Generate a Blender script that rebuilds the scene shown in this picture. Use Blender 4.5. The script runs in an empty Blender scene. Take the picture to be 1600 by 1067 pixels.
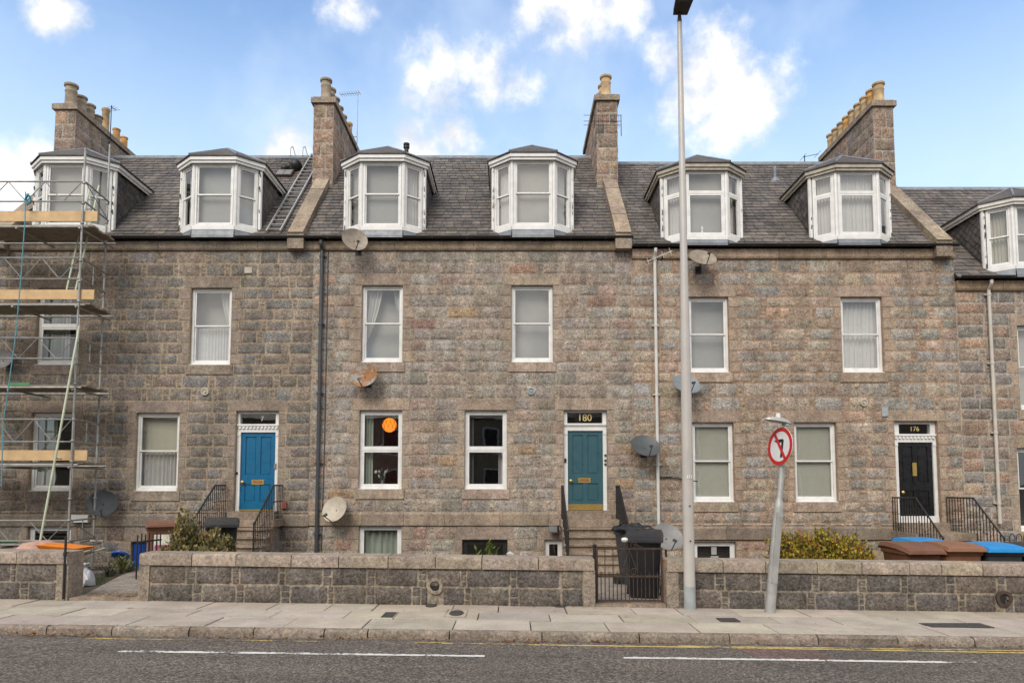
import bpy, math, random
from mathutils import Vector, Matrix
R = math.radians
SC = bpy.context.scene
COL = SC.collection

# ------------------------------------------------------------------ camera
F = 1120.0                 # focal length in photo pixels (1600 wide)
TP = 0.0726                # tan of the camera's pitch
PH = math.atan(TP)
V0 = 679.0                 # principal row (shifted lens)
CZ = 1.65
cam_d = bpy.data.cameras.new('camera')
cam = bpy.data.objects.new('camera', cam_d)
COL.objects.link(cam)
cam.location = (0, 0, CZ)
cam.rotation_euler = (R(90) + PH, 0, 0)
cam_d.sensor_width = 36
cam_d.lens = F * 36 / 1600
cam_d.shift_y = (V0 - 533.5) / 1600
cam_d.clip_end = 5000
SC.camera = cam


def ray(u, v):
    a = (u - 800) / F
    b = (V0 - v) / F
    return (a, math.cos(PH) - b * math.sin(PH), math.sin(PH) + b * math.cos(PH))


def P(u, v, D):
    """photo pixel on the upright plane y = D"""
    d = ray(u, v)
    t = D / d[1]
    return Vector((d[0] * t, D, CZ + d[2] * t))


GX = -0.0125               # the street falls to the east


def G(u, v, z0=0.0):
    """photo pixel on the sloping ground z = z0 + GX*x"""
    d = ray(u, v)
    t = (z0 - CZ) / (d[2] - GX * d[0])
    return Vector((d[0] * t, d[1] * t, CZ + d[2] * t))


# ------------------------------------------------------------------ light
SUN_EL, SUN_AZ = 42.0, 200.0     # azimuth clockwise from +Y: behind the camera
sun_d = bpy.data.lights.new('sun', 'SUN')
sun_d.energy = 1.5
sun_d.angle = R(30)
sun_d.color = (1.0, 0.93, 0.83)
sun = bpy.data.objects.new('sun', sun_d)
COL.objects.link(sun)
sdir = Vector((math.sin(R(SUN_AZ)) * math.cos(R(SUN_EL)), math.cos(R(SUN_AZ)) * math.cos(R(SUN_EL)), math.sin(R(SUN_EL))))
sun.rotation_euler = sdir.to_track_quat('Z', 'Y').to_euler()
sun.location = (0, -20, 40)

world = bpy.data.worlds.new('World')
SC.world = world
world.use_nodes = True


class NG:
    """small node-graph helper"""
    def __init__(s, tree):
        s.t = tree
        s.n = tree.nodes
        s.l = tree.links
        s.n.clear()

    def new(s, ty, **kw):
        n = s.n.new(ty)
        for k, v in kw.items():
            setattr(n, k, v)
        return n

    def put(s, sock, v):
        if isinstance(v, bpy.types.NodeSocket):
            s.l.new(v, sock)
        elif v is not None:
            sock.default_value = v

    def math(s, op, a, b=None, c=None, clamp=False):
        n = s.new('ShaderNodeMath', operation=op)
        n.use_clamp = clamp
        for i, v in enumerate((a, b, c)):
            s.put(n.inputs[i], v)
        return n.outputs[0]

    def vmath(s, op, a, b=None, out=0):
        n = s.new('ShaderNodeVectorMath', operation=op)
        s.put(n.inputs[0], a)
        if b is not None:
            s.put(n.inputs[1], b)
        return n.outputs[out]

    def mix(s, fac, a, b, blend='MIX'):
        n = s.new('ShaderNodeMix', data_type='RGBA', blend_type=blend)
        s.put(n.inputs[0], fac)
        s.put(n.inputs[6], c4(a))
        s.put(n.inputs[7], c4(b))
        return n.outputs[2]

    def noise(s, vec, scale, detail=3, rough=0.55, dist=0.0, out=0):
        n = s.new('ShaderNodeTexNoise')
        s.put(n.inputs['Vector'], vec)
        n.inputs['Scale'].default_value = scale
        n.inputs['Detail'].default_value = detail
        n.inputs['Roughness'].default_value = rough
        n.inputs['Distortion'].default_value = dist
        return n.outputs[out]

    def rng(s, v, a, b, c, d, smooth=False):
        n = s.new('ShaderNodeMapRange')
        if smooth:
            n.interpolation_type = 'SMOOTHSTEP'
        s.put(n.inputs[0], v)
        for i, q in enumerate((a, b, c, d)):
            s.put(n.inputs[i + 1], q)
        return n.outputs[0]


def c4(c):
    if isinstance(c, (tuple, list)) and len(c) == 3:
        return (c[0], c[1], c[2], 1.0)
    return c


g = NG(world.node_tree)
wout = g.new('ShaderNodeOutputWorld')
bg = g.new('ShaderNodeBackground')
sky = g.new('ShaderNodeTexSky', sky_type='NISHITA')
sky.sun_disc = False
sky.sun_elevation = R(SUN_EL)
sky.sun_rotation = R(SUN_AZ)
sky.air_density = 1.15
sky.dust_density = 1.2
sky.ozone_density = 1.6
bg.inputs[1].default_value = 0.13
tc = g.new('ShaderNodeTexCoord')
dirv = g.vmath('NORMALIZE', tc.outputs['Generated'])
wob = g.noise(dirv, 9.0, 5, 0.6, out=1)
dwob = g.vmath('ADD', dirv, g.vmath('SCALE', g.vmath('SUBTRACT', wob, (0.5, 0.5, 0.5)), None))
for n_ in g.n:
    if n_.type == 'VECT_MATH' and n_.operation == 'SCALE':
        n_.inputs['Scale'].default_value = 0.05
blobs = [  # cloud heaps in the sky: photo column, row, radius in pixels
    (655, 115, 34), (690, 100, 44), (735, 95, 42), (775, 125, 44), (806, 128, 30), (700, 150, 38), (708, 205, 34), (640, 150, 26),
    (1040, 92, 36), (1095, 110, 60), (1145, 120, 62), (1190, 145, 54), (1150, 165, 62), (1085, 160, 60), (1120, 200, 46),
    (850, 5, 46), (890, 25, 52), (935, 20, 50), (970, 0, 46), (895, 60, 28),
    (455, 232, 40), (425, 246, 30), (640, 222, 32), (660, 240, 26), (545, 6, 36), (85, 14, 40), (60, 30, 22), (15, 270, 60),
]
Mv = None
for (u, v, r) in blobs:
    d = Vector(ray(u, v)).normalized()
    rr = r / F / (Vector(ray(u, v)).length) * 1.15
    dist = g.vmath('DISTANCE', dwob, tuple(d), out=1)
    val = g.math('SUBTRACT', 1.0, g.math('DIVIDE', dist, rr))
    Mv = val if Mv is None else g.math('MAXIMUM', Mv, val)
n1 = g.noise(dirv, 16.0, 8, 0.62)
dens = g.math('ADD', Mv, g.math('MULTIPLY', g.math('SUBTRACT', n1, 0.53), 2.9))
cl = g.rng(dens, -0.30, 1.10, 0.0, 1.0, True)
# scattered cloud over the rest of the sky dome
far = g.vmath('DOT_PRODUCT', dirv, tuple(Vector(ray(800, 330)).normalized()), out=1)
outm = g.rng(far, 0.45, 0.74, 1.0, 0.0, True)
n2 = g.noise(dirv, 2.6, 8, 0.6)
cl2 = g.math('MULTIPLY', g.rng(n2, 0.30, 0.50, 0.0, 1.0, True), outm)
cl = g.math('MAXIMUM', cl, cl2)
# thin milky veil
veil = g.rng(g.noise(dirv, 3.0, 5, 0.6), 0.42, 0.75, 0.0, 0.34, True)
sh = g.rng(g.noise(dirv, 8.0, 5, 0.55), 0.40, 0.62, 0.0, 1.0, True)
ccol = g.mix(sh, (3.9, 4.05, 4.3), (6.7, 6.4, 6.1))
skyc = g.mix(1.0, sky.outputs[0], (0.78, 1.02, 1.24), 'MULTIPLY')
sepz = g.new('ShaderNodeSeparateXYZ')
g.l.new(dirv, sepz.inputs[0])
skyc = g.mix(g.rng(sepz.outputs[2], 0.28, 0.66, 0.70, 0.0, True), skyc, (4.3, 5.3, 6.2))
skyc = g.mix(veil, skyc, (5.6, 6.1, 6.6))
fin = g.mix(cl, skyc, ccol)
g.l.new(fin, bg.inputs[0])
g.l.new(bg.outputs[0], wout.inputs[0])

SC.view_settings.view_transform = 'Standard'
SC.view_settings.look = 'None'
SC.view_settings.exposure = 0.66
SC.view_settings.gamma = 1.0
SC.view_settings.use_curve_mapping = False
SC.render.engine = 'CYCLES'
SC.cycles.use_denoising = True
SC.cycles.max_bounces = 6
SC.cycles.transparent_max_bounces = 12
SC.cycles.caustics_reflective = False
SC.cycles.caustics_refractive = False
SC.cycles.sample_clamp_indirect = 6

# ------------------------------------------------------------------ materials
MATS = {}


def mat_base(name):
    m = bpy.data.materials.new(name)
    m.use_nodes = True
    g = NG(m.node_tree)
    out = g.new('ShaderNodeOutputMaterial')
    b = g.new('ShaderNodeBsdfPrincipled')
    g.l.new(b.outputs[0], out.inputs[0])
    geo = g.new('ShaderNodeNewGeometry')
    MATS[name] = m
    return m, g, b, geo.outputs['Position']


def bump(g, b, h, strength, dist):
    n = g.new('ShaderNodeBump')
    n.inputs['Strength'].default_value = strength
    n.inputs['Distance'].default_value = dist
    g.l.new(h, n.inputs['Height'])
    g.l.new(n.outputs[0], b.inputs['Normal'])


def m_plain(name, col, rough=0.6, metal=0.0, var=0.12, scale=6.0, bmp=0.0, bscale=60.0, spec=0.5):
    """paint, plastic, metal: a colour with slight mottling and wear"""
    m, g, b, pos = mat_base(name)
    n = g.noise(pos, scale, 4, 0.6)
    k = g.rng(n, 0.3, 0.7, 1 - var, 1 + var)
    g.l.new(scaled(g, col, k), b.inputs[0])
    b.inputs['Metallic'].default_value = metal
    b.inputs['Specular IOR Level'].default_value = spec
    g.l.new(g.rng(g.noise(pos, scale * 2.3, 3, 0.6), 0.3, 0.7, max(0.05, rough - 0.1), min(1, rough + 0.1)), b.inputs['Roughness'])
    if bmp:
        bump(g, b, g.noise(pos, bscale, 4, 0.6), bmp, 0.01)
    return m


def scaled(g, col, k):
    """colour socket/tuple times a float socket"""
    n = g.new('ShaderNodeVectorMath', operation='SCALE')
    g.put(n.inputs[0], col[:3] if isinstance(col, tuple) else col)
    g.put(n.inputs['Scale'], k)
    return n.outputs[0]


def m_stone(name, src, rough_face=True, mott=0.30, streak=0.25, bs=0.75):
    """granite; src: 'obj' colour of the object, 'attr' colour attribute, or a tuple"""
    m, g, b, pos = mat_base(name)
    if src == 'obj':
        oi = g.new('ShaderNodeObjectInfo')
        base = oi.outputs['Color']
    elif src == 'attr':
        at = g.new('ShaderNodeAttribute')
        at.attribute_name = 'Col'
        base = at.outputs['Color']
    else:
        base = c4(src)
    a = g.noise(pos, 5.0, 5, 0.65)
    f = g.noise(pos, 26.0, 5, 0.7)
    s2 = g.vmath('MULTIPLY', pos, (1.6, 1.6, 0.35))
    st = g.noise(s2, 1.3, 5, 0.65)
    k = g.math('MULTIPLY', g.rng(a, 0.34, 0.66, 1 - mott, 1 + mott * 0.8), g.rng(f, 0.37, 0.63, 1 - mott * 1.35, 1 + mott * 1.2))
    pit = g.noise(pos, 15.0, 4, 0.7, 0.8)
    k = g.math('MULTIPLY', k, g.rng(pit, 0.36, 0.50, 1 - mott * 1.2, 1.0))
    k = g.math('MULTIPLY', k, g.rng(st, 0.35, 0.62, 1 - streak, 1.04))
    # specks of dark mica and pale feldspar
    sp = g.noise(pos, 95.0, 2, 0.5)
    k = g.math('MULTIPLY', k, g.rng(sp, 0.3, 0.7, 0.72, 1.28))
    c = scaled(g, base, k)
    hue = g.noise(pos, 2.2, 3, 0.5)
    c = g.mix(0.22 if rough_face else 0.12, c, g.mix(1.0, k, (0.35, 0.328, 0.30), 'MULTIPLY'))
    c = g.mix(g.rng(hue, 0.4, 0.7, 0.0, 0.35), c, g.mix(1.0, c, (1.10, 0.97, 0.90), 'MULTIPLY'))
    g.l.new(c, b.inputs[0])
    b.inputs['Roughness'].default_value = 0.9
    b.inputs['Specular IOR Level'].default_value = 0.25
    if rough_face:
        h = g.math('ADD', g.math('MULTIPLY', g.noise(pos, 13.0, 5, 0.75, 0.6), 1.0), g.math('MULTIPLY', f, 0.8))
        bump(g, b, h, bs, 0.045)
    else:
        bump(g, b, f, 0.5, 0.025)
    return m


def m_glass(name, tint=(0.94, 0.95, 0.94), base=0.17):
    m, g, b, pos = mat_base(name)
    g.n.remove(b)
    out = [n for n in g.n if n.type == 'OUTPUT_MATERIAL'][0]
    tr = g.new('ShaderNodeBsdfTransparent')
    tr.inputs[0].default_value = c4(tint)
    gl = g.new('ShaderNodeBsdfGlossy')
    gl.inputs['Roughness'].default_value = 0.015
    nb = g.new('ShaderNodeBump')
    nb.inputs['Strength'].default_value = 0.12
    nb.inputs['Distance'].default_value = 0.02
    g.l.new(g.noise(pos, 1.3, 2, 0.4), nb.inputs['Height'])
    g.l.new(nb.outputs[0], gl.inputs['Normal'])
    lw = g.new('ShaderNodeLayerWeight')
    lw.inputs[0].default_value = 0.5
    fac = g.math('ADD', g.math('MULTIPLY', g.math('POWER', lw.outputs['Facing'], 4.0), 0.85), base, clamp=True)
    ms = g.new('ShaderNodeMixShader')
    g.l.new(fac, ms.inputs[0])
    g.l.new(tr.outputs[0], ms.inputs[1])
    g.l.new(gl.outputs[0], ms.inputs[2])
    g.l.new(ms.outputs[0], out.inputs[0])
    return m


m_stone('granite', 'obj')
m_stone('granite_small', 'attr')
m_stone('dressed', 'obj', False, 0.22, 0.26)
m_stone('kerb_granite', 'obj', False, 0.22, 0.2)
m_stone('mortar_a', (0.40, 0.315, 0.215), False, 0.2, 0.3)
m_stone('mortar_b', (0.40, 0.335, 0.265), False, 0.2, 0.3)
m_stone('mortar_c', (0.39, 0.268, 0.18), False, 0.2, 0.25)
m_stone('mortar_d', (0.43, 0.39, 0.335), False, 0.2, 0.2)
m_stone('mortar_w', (0.338, 0.284, 0.216), False, 0.25, 0.35)
m_stone('step_stone', (0.338, 0.263, 0.196), False, 0.2, 0.35)
m_stone('concrete', (0.294, 0.256, 0.213), False, 0.25, 0.2)
m_plain('white', (0.75, 0.745, 0.725), 0.4, var=0.09, scale=5)
m_plain('white_old', (0.68, 0.655, 0.60), 0.5, var=0.15, scale=5)
m_plain('cream_wood', (0.42, 0.38, 0.31), 0.6, var=0.2, scale=7)
m_plain('lead', (0.215, 0.235, 0.26), 0.5, 0.1, var=0.25, scale=4)
m_plain('black_iron', (0.016, 0.015, 0.015), 0.45, var=0.3, scale=12)
m_plain('rust_iron', (0.055, 0.036, 0.028), 0.8, var=0.45, scale=14)
m_plain('rust', (0.27, 0.11, 0.05), 0.85, var=0.4, scale=20)
m_plain('gutter', (0.018, 0.017, 0.017), 0.5, var=0.4, scale=5)
m_plain('pipe_black', (0.055, 0.06, 0.068), 0.45, var=0.25, scale=4)
m_plain('pipe_white', (0.62, 0.61, 0.58), 0.45, var=0.12, scale=3)
m_plain('pipe_cream', (0.55, 0.51, 0.45), 0.5, var=0.12, scale=3)
m_plain('brass', (0.62, 0.43, 0.14), 0.35, 0.85, var=0.2, scale=30)
m_plain('gold', (0.72, 0.55, 0.24), 0.4, 0.2, var=0.1)
m_plain('door_blue', (0.003, 0.115, 0.245), 0.35, var=0.08, scale=3)
m_plain('door_teal', (0.033, 0.098, 0.122), 0.35, var=0.08, scale=3)
m_plain('door_black', (0.009, 0.009, 0.011), 0.28, var=0.2, scale=3)
m_plain('door_royal', (0.005, 0.06, 0.29), 0.4, var=0.08)
m_plain('galv', (0.40, 0.40, 0.385), 0.5, 0.35, var=0.18, scale=5)
m_plain('galv_pole', (0.50, 0.475, 0.445), 0.45, 0.15, var=0.08, scale=2.0)
m_plain('scaf_tube', (0.33, 0.325, 0.31), 0.5, 0.45, var=0.25, scale=5)
m_plain('scaf_paint', (0.55, 0.60, 0.45), 0.5, 0.1, var=0.2, scale=3)
m_plain('wood_new', (0.60, 0.41, 0.215), 0.7, var=0.15, scale=4)
m_plain('wood_old', (0.26, 0.215, 0.165), 0.8, var=0.25, scale=6)
m_plain('green_paint', (0.07, 0.25, 0.09), 0.5)
m_plain('rope', (0.10, 0.30, 0.35), 0.7)
m_plain('bin_black', (0.016, 0.016, 0.018), 0.42, var=0.2, scale=5)
m_plain('bin_grey', (0.05, 0.055, 0.06), 0.45, var=0.15)
m_plain('bin_brown', (0.17, 0.075, 0.042), 0.5, var=0.15)
m_plain('bin_brown_light', (0.25, 0.115, 0.06), 0.5, var=0.15)
m_plain('bin_blue', (0.012, 0.24, 0.58), 0.4, var=0.1)
m_plain('rubber', (0.02, 0.02, 0.02), 0.8)
m_plain('dish_dark', (0.075, 0.085, 0.092), 0.5, var=0.15, scale=5)
m_plain('dish_grey', (0.21, 0.205, 0.20), 0.5, var=0.12, scale=5)
m_plain('dish_brown', (0.27, 0.225, 0.175), 0.55, var=0.3, scale=6)
m_plain('dish_cream', (0.46, 0.41, 0.33), 0.55, var=0.15, scale=5)
m_plain('dish_blue', (0.20, 0.225, 0.25), 0.5, var=0.15, scale=5)
m_plain('pot_buff', (0.47, 0.34, 0.19), 0.85, var=0.3, scale=6, bmp=0.3)
m_plain('pot_orange', (0.55, 0.31, 0.11), 0.85, var=0.3, scale=6, bmp=0.3)
m_plain('pot_grey', (0.33, 0.27, 0.20), 0.9, var=0.3, scale=6, bmp=0.3)
m_plain('blind', (0.37, 0.36, 0.335), 0.8, var=0.05, scale=2)  # sheets behind upper panes carry the sky's grey reflection as colour
m_plain('blind_warm', (0.55, 0.52, 0.42), 0.8, var=0.05, scale=2)
m_plain('venetian', (0.55, 0.545, 0.46), 0.6, var=0.04)
m_plain('curtain_white', (0.62, 0.61, 0.59), 0.9, var=0.06)
m_plain('curtain_green', (0.42, 0.47, 0.40), 0.9, var=0.1)
m_plain('curtain_dark', (0.13, 0.14, 0.13), 0.9, var=0.15)
m_plain('room_pale', (0.42, 0.40, 0.36), 0.9, var=0.05)
m_plain('room_dark', (0.17, 0.15, 0.135), 0.9, var=0.1)
m_plain('room_brown', (0.34, 0.15, 0.075), 0.8, var=0.2)
m_plain('paper', (0.75, 0.75, 0.73), 0.8)
m_plain('red_sign', (0.52, 0.018, 0.018), 0.4, var=0.06)
m_plain('white_sign', (0.70, 0.70, 0.70), 0.4, var=0.06)
m_plain('black_sign', (0.012, 0.012, 0.012), 0.5)
m_plain('lantern_dark', (0.035, 0.03, 0.027), 0.6)
m_plain('bag_white', (0.50, 0.51, 0.53), 0.35, var=0.1)
m_plain('drum_pink', (0.46, 0.27, 0.20), 0.75, var=0.3, scale=8)
m_plain('orange', (0.75, 0.22, 0.02), 0.5, var=0.15)
m_plain('soil', (0.065, 0.05, 0.036), 0.95, var=0.35, scale=9, bmp=0.6, bscale=18)
m_plain('bark', (0.075, 0.055, 0.04), 0.9, var=0.3, scale=15)
m_plain('iron_cover', (0.065, 0.058, 0.052), 0.7, 0.2, var=0.3, scale=20, bmp=0.5, bscale=50)
m_plain('petal', (0.75, 0.75, 0.66), 0.7)
m_plain('vent_metal', (0.33, 0.36, 0.37), 0.6, var=0.15)
m_plain('vent_pale', (0.46, 0.41, 0.34), 0.7, var=0.2)
m_plain('mirror_plastic', (0.30, 0.10, 0.07), 0.5)
m_plain('poster', (0.62, 0.58, 0.50), 0.7, var=0.3, scale=14)
m_plain('poster_pink', (0.45, 0.06, 0.20), 0.7, var=0.3, scale=14)
m_glass('glass')
m_glass('glass_dark', (0.80, 0.80, 0.80), 0.14)


def m_leaf(name, trans=0.25):
    m, g, b, pos = mat_base(name)
    at = g.new('ShaderNodeAttribute')
    at.attribute_name = 'Col'
    g.l.new(at.outputs['Color'], b.inputs[0])
    b.inputs['Roughness'].default_value = 0.5
    b.inputs['Specular IOR Level'].default_value = 0.3
    tl = g.new('ShaderNodeBsdfTranslucent')
    g.l.new(at.outputs['Color'], tl.inputs[0])
    ms = g.new('ShaderNodeMixShader')
    ms.inputs[0].default_value = trans
    out = [n for n in g.n if n.type == 'OUTPUT_MATERIAL'][0]
    g.l.new(b.outputs[0], ms.inputs[1])
    g.l.new(tl.outputs[0], ms.inputs[2])
    g.l.new(ms.outputs[0], out.inputs[0])
    return m


m_leaf('leaf')


def m_slate(name):
    m, g, b, pos = mat_base(name)
    at = g.new('ShaderNodeAttribute')
    at.attribute_name = 'Col'
    k = g.math('MULTIPLY', g.rng(g.noise(pos, 7, 5, 0.65), 0.3, 0.7, 0.7, 1.3), g.rng(g.noise(pos, 0.9, 4, 0.6), 0.32, 0.66, 0.68, 1.22))
    c = scaled(g, at.outputs['Color'], k)
    moss = g.rng(g.noise(pos, 3.1, 6, 0.7), 0.62, 0.74, 0.0, 0.4, True)
    c = g.mix(moss, c, (0.14, 0.115, 0.075))
    g.l.new(c, b.inputs[0])
    g.l.new(g.rng(g.noise(pos, 12, 4, 0.6), 0.3, 0.7, 0.5, 0.85), b.inputs['Roughness'])
    b.inputs['Specular IOR Level'].default_value = 0.35
    bump(g, b, g.noise(pos, 40, 4, 0.6), 0.35, 0.01)


m_slate('slate')


def m_asphalt(name, col, col2):
    m, g, b, pos = mat_base(name)
    sp = g.noise(pos, 42.0, 4, 0.75)
    sp2 = g.noise(pos, 17.0, 4, 0.7)
    big = g.noise(g.vmath('MULTIPLY', pos, (0.35, 1.6, 1)), 1.2, 5, 0.6)
    k = g.math('MULTIPLY', g.rng(sp, 0.32, 0.68, 0.5, 1.6), g.rng(big, 0.3, 0.7, 0.78, 1.2))
    k = g.math('MULTIPLY', k, g.rng(sp2, 0.32, 0.68, 0.62, 1.4))
    c = scaled(g, g.mix(g.rng(sp, 0.45, 0.62, 0, 1), col, col2), k)
    # worn wheel stains
    c = g.mix(g.rng(g.noise(pos, 0.8, 4, 0.6), 0.52, 0.7, 0, 0.35, True), c, scaled(g, c, 0.72))
    g.l.new(c, b.inputs[0])
    b.inputs['Roughness'].default_value = 0.85
    bump(g, b, sp, 0.8, 0.02)


m_asphalt('asphalt', (0.076, 0.064, 0.055), (0.20, 0.165, 0.135))
def m_line(name, col, wear):
    m, g, b, pos = mat_base(name)
    n = g.noise(pos, 32.0, 4, 0.75)
    n2 = g.noise(pos, 2.3, 3, 0.6)
    w = g.rng(g.math('ADD', n, g.math('MULTIPLY', g.math('SUBTRACT', n2, 0.5), 0.9)), wear - 0.05, wear + 0.06, 0.0, 1.0, True)
    g.l.new(g.mix(w, scaled(g, c4(col), g.rng(n, 0.3, 0.7, 0.85, 1.15)), (0.12, 0.10, 0.085)), b.inputs[0])
    b.inputs['Roughness'].default_value = 0.85


m_line('line_white', (0.66, 0.64, 0.60), 0.60)
m_line('line_yellow', (0.55, 0.40, 0.13), 0.53)
m_line('line_yellow_worn', (0.52, 0.36, 0.11), 0.44)
m_asphalt('asphalt_patch', (0.13, 0.082, 0.068), (0.18, 0.12, 0.10))


def m_slab(name):
    m, g, b, pos = mat_base(name)
    oi = g.new('ShaderNodeObjectInfo')
    a = g.noise(pos, 2.1, 5, 0.65)
    f = g.noise(pos, 40, 4, 0.65)
    k = g.math('MULTIPLY', g.rng(a, 0.3, 0.7, 0.80, 1.14), g.rng(f, 0.3, 0.7, 0.86, 1.12))
    c = scaled(g, oi.outputs['Color'], k)
    spot = g.rng(g.noise(pos, 6.5, 2, 0.5), 0.66, 0.72, 0.0, 0.5, True)     # gum and oil spots
    c = g.mix(spot, c, scaled(g, c, 0.55))
    g.l.new(c, b.inputs[0])
    b.inputs['Roughness'].default_value = 0.9
    b.inputs['Specular IOR Level'].default_value = 0.25
    bump(g, b, f, 0.3, 0.01)


m_slab('slab')


def m_lamp(name, col, strength):
    m, g, b, pos = mat_base(name)
    b.inputs[0].default_value = c4(col)
    b.inputs['Emission Color'].default_value = c4(col)
    b.inputs['Emission Strength'].default_value = strength


m_lamp('lit_shade', (1.0, 0.33, 0.02), 0.85)


def m_rusty_dish(name):
    m, g, b, pos = mat_base(name)
    n = g.noise(pos, 5, 5, 0.7)
    c = g.mix(g.rng(n, 0.42, 0.55, 0, 1, True), (0.30, 0.29, 0.26), (0.29, 0.135, 0.055))
    c = g.mix(g.rng(g.noise(pos, 17, 3, 0.6), 0.55, 0.7, 0, 0.8), c, (0.13, 0.07, 0.04))
    g.l.new(c, b.inputs[0])
    b.inputs['Roughness'].default_value = 0.8


m_rusty_dish('dish_rusty')

# ------------------------------------------------------------------ mesh helpers
WM = {}


def link(o, parent=None, local=False, basis=None):
    COL.objects.link(o)
    if basis is not None:
        o.matrix_basis = basis
    B = basis if basis is not None else Matrix.Identity(4)
    if parent is not None:
        o.parent = parent
        if local:
            WM[o.name] = WM[parent.name] @ B
        else:
            o.matrix_parent_inverse = WM[parent.name].inverted()
            WM[o.name] = B
    else:
        WM[o.name] = B
    return o


def tag(o, label=None, cat=None, group=None, kind=None):
    if label:
        o['label'] = label
    if cat:
        o['category'] = cat
    if group:
        o['group'] = group
    if kind:
        o['kind'] = kind
    return o


def thing(name, label, cat, loc=(0, 0, 0), rotz=0.0, group=None, basis=None):
    o = bpy.data.objects.new(name, None)
    o.empty_display_size = 0.2
    M = basis if basis is not None else Matrix.Translation(Vector(loc)) @ Matrix.Rotation(rotz, 4, 'Z')
    link(o, None, basis=M)
    return tag(o, label, cat, group)


class Fr:
    """oriented frame: a along ux, b along uy, c along uz"""
    def __init__(s, o, ux=(1, 0, 0), uy=(0, 1, 0), uz=(0, 0, 1)):
        s.o, s.x, s.y, s.z = Vector(o), Vector(ux).normalized(), Vector(uy).normalized(), Vector(uz).normalized()

    def p(s, a, b, c):
        return s.o + s.x * a + s.y * b + s.z * c


BOXF = [(0, 3, 2, 1), (4, 5, 6, 7), (0, 1, 5, 4), (1, 2, 6, 5), (2, 3, 7, 6), (3, 0, 4, 7)]


class MB:
    def __init__(s):
        s.v, s.f, s.c = [], [], []
        s.col = (1, 1, 1)

    def add(s, vs, fs):
        n = len(s.v)
        s.v.extend([tuple(p) for p in vs])
        for q in fs:
            s.f.append(tuple(i + n for i in q))
            s.c.append(s.col)
        return s

    def box(s, x0, x1, y0, y1, z0, z1):
        return s.add([(x0, y0, z0), (x1, y0, z0), (x1, y1, z0), (x0, y1, z0), (x0, y0, z1), (x1, y0, z1), (x1, y1, z1), (x0, y1, z1)], BOXF)

    def obox(s, F_, a0, a1, b0, b1, c0, c1):
        return s.add([F_.p(*q) for q in ((a0, b0, c0), (a1, b0, c0), (a1, b1, c0), (a0, b1, c0), (a0, b0, c1), (a1, b0, c1), (a1, b1, c1), (a0, b1, c1))], BOXF)

    def hull8(s, pts):
        return s.add(pts, BOXF)

    def quad(s, a, b, c, d):
        return s.add([a, b, c, d], [(0, 1, 2, 3)])

    def prism(s, pts, vec):
        n = len(pts)
        vec = Vector(vec)
        vs = [Vector(p) for p in pts] + [Vector(p) + vec for p in pts]
        fs = [tuple(range(n - 1, -1, -1)), tuple(range(n, 2 * n))] + [(i, (i + 1) % n, n + (i + 1) % n, n + i) for i in range(n)]
        return s.add(vs, fs)

    def tube(s, p0, p1, r0, r1=None, n=8, cap=True):
        r1 = r0 if r1 is None else r1
        p0, p1 = Vector(p0), Vector(p1)
        d = (p1 - p0).normalized()
        a = d.orthogonal().normalized()
        b = d.cross(a)
        vs = []
        for p, r in ((p0, r0), (p1, r1)):
            for i in range(n):
                t = 2 * math.pi * i / n
                vs.append(p + (a * math.cos(t) + b * math.sin(t)) * r)
        fs = [(i, (i + 1) % n, n + (i + 1) % n, n + i) for i in range(n)]
        if cap:
            fs += [tuple(range(n - 1, -1, -1)), tuple(range(n, 2 * n))]
        return s.add(vs, fs)

    def path(s, pts, r, n=6):
        for i in range(len(pts) - 1):
            s.tube(pts[i], pts[i + 1], r, r, n)
        return s

    def lathe(s, prof, F_, n=16):
        """prof: (radius, height along F_.z)"""
        vs = []
        for (r, h) in prof:
            for i in range(n):
                t = 2 * math.pi * i / n
                vs.append(F_.p(r * math.cos(t), r * math.sin(t), h))
        fs = []
        for k in range(len(prof) - 1):
            for i in range(n):
                fs.append((k * n + i, k * n + (i + 1) % n, (k + 1) * n + (i + 1) % n, (k + 1) * n + i))
        fs.append(tuple(range(n - 1, -1, -1)))
        m = (len(prof) - 1) * n
        fs.append(tuple(range(m, m + n)))
        return s.add(vs, fs)

    def mesh(s, name, mat, smooth=False):
        me = bpy.data.meshes.new(name)
        me.from_pydata(s.v, [], s.f)
        if any(c != (1, 1, 1) for c in s.c):
            at = me.color_attributes.new('Col', 'FLOAT_COLOR', 'CORNER')
            data = []
            for p, c in zip(s.f, s.c):
                data.extend((c[0], c[1], c[2], 1.0) * len(p))
            at.data.foreach_set('color', data)
        if smooth:
            me.polygons.foreach_set('use_smooth', [True] * len(s.f))
            me.set_sharp_from_angle(angle=R(48))
        me.materials.append(MATS[mat])
        me.update()
        return me

    def build(s, name, mat, parent=None, local=False, smooth=False, kind=None):
        o = bpy.data.objects.new(name, s.mesh(name, mat, smooth))
        link(o, parent, local)
        if kind:
            o['kind'] = kind
        return o


def jit(c, a, rnd):
    k = 1 + rnd.uniform(-a, a)
    return (c[0] * k, c[1] * k * (1 + rnd.uniform(-0.03, 0.03)), c[2] * k * (1 + rnd.uniform(-0.05, 0.05)))


# stones: unit blocks, width along x, height along z, face towards -y
RS = random.Random(11)


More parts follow.
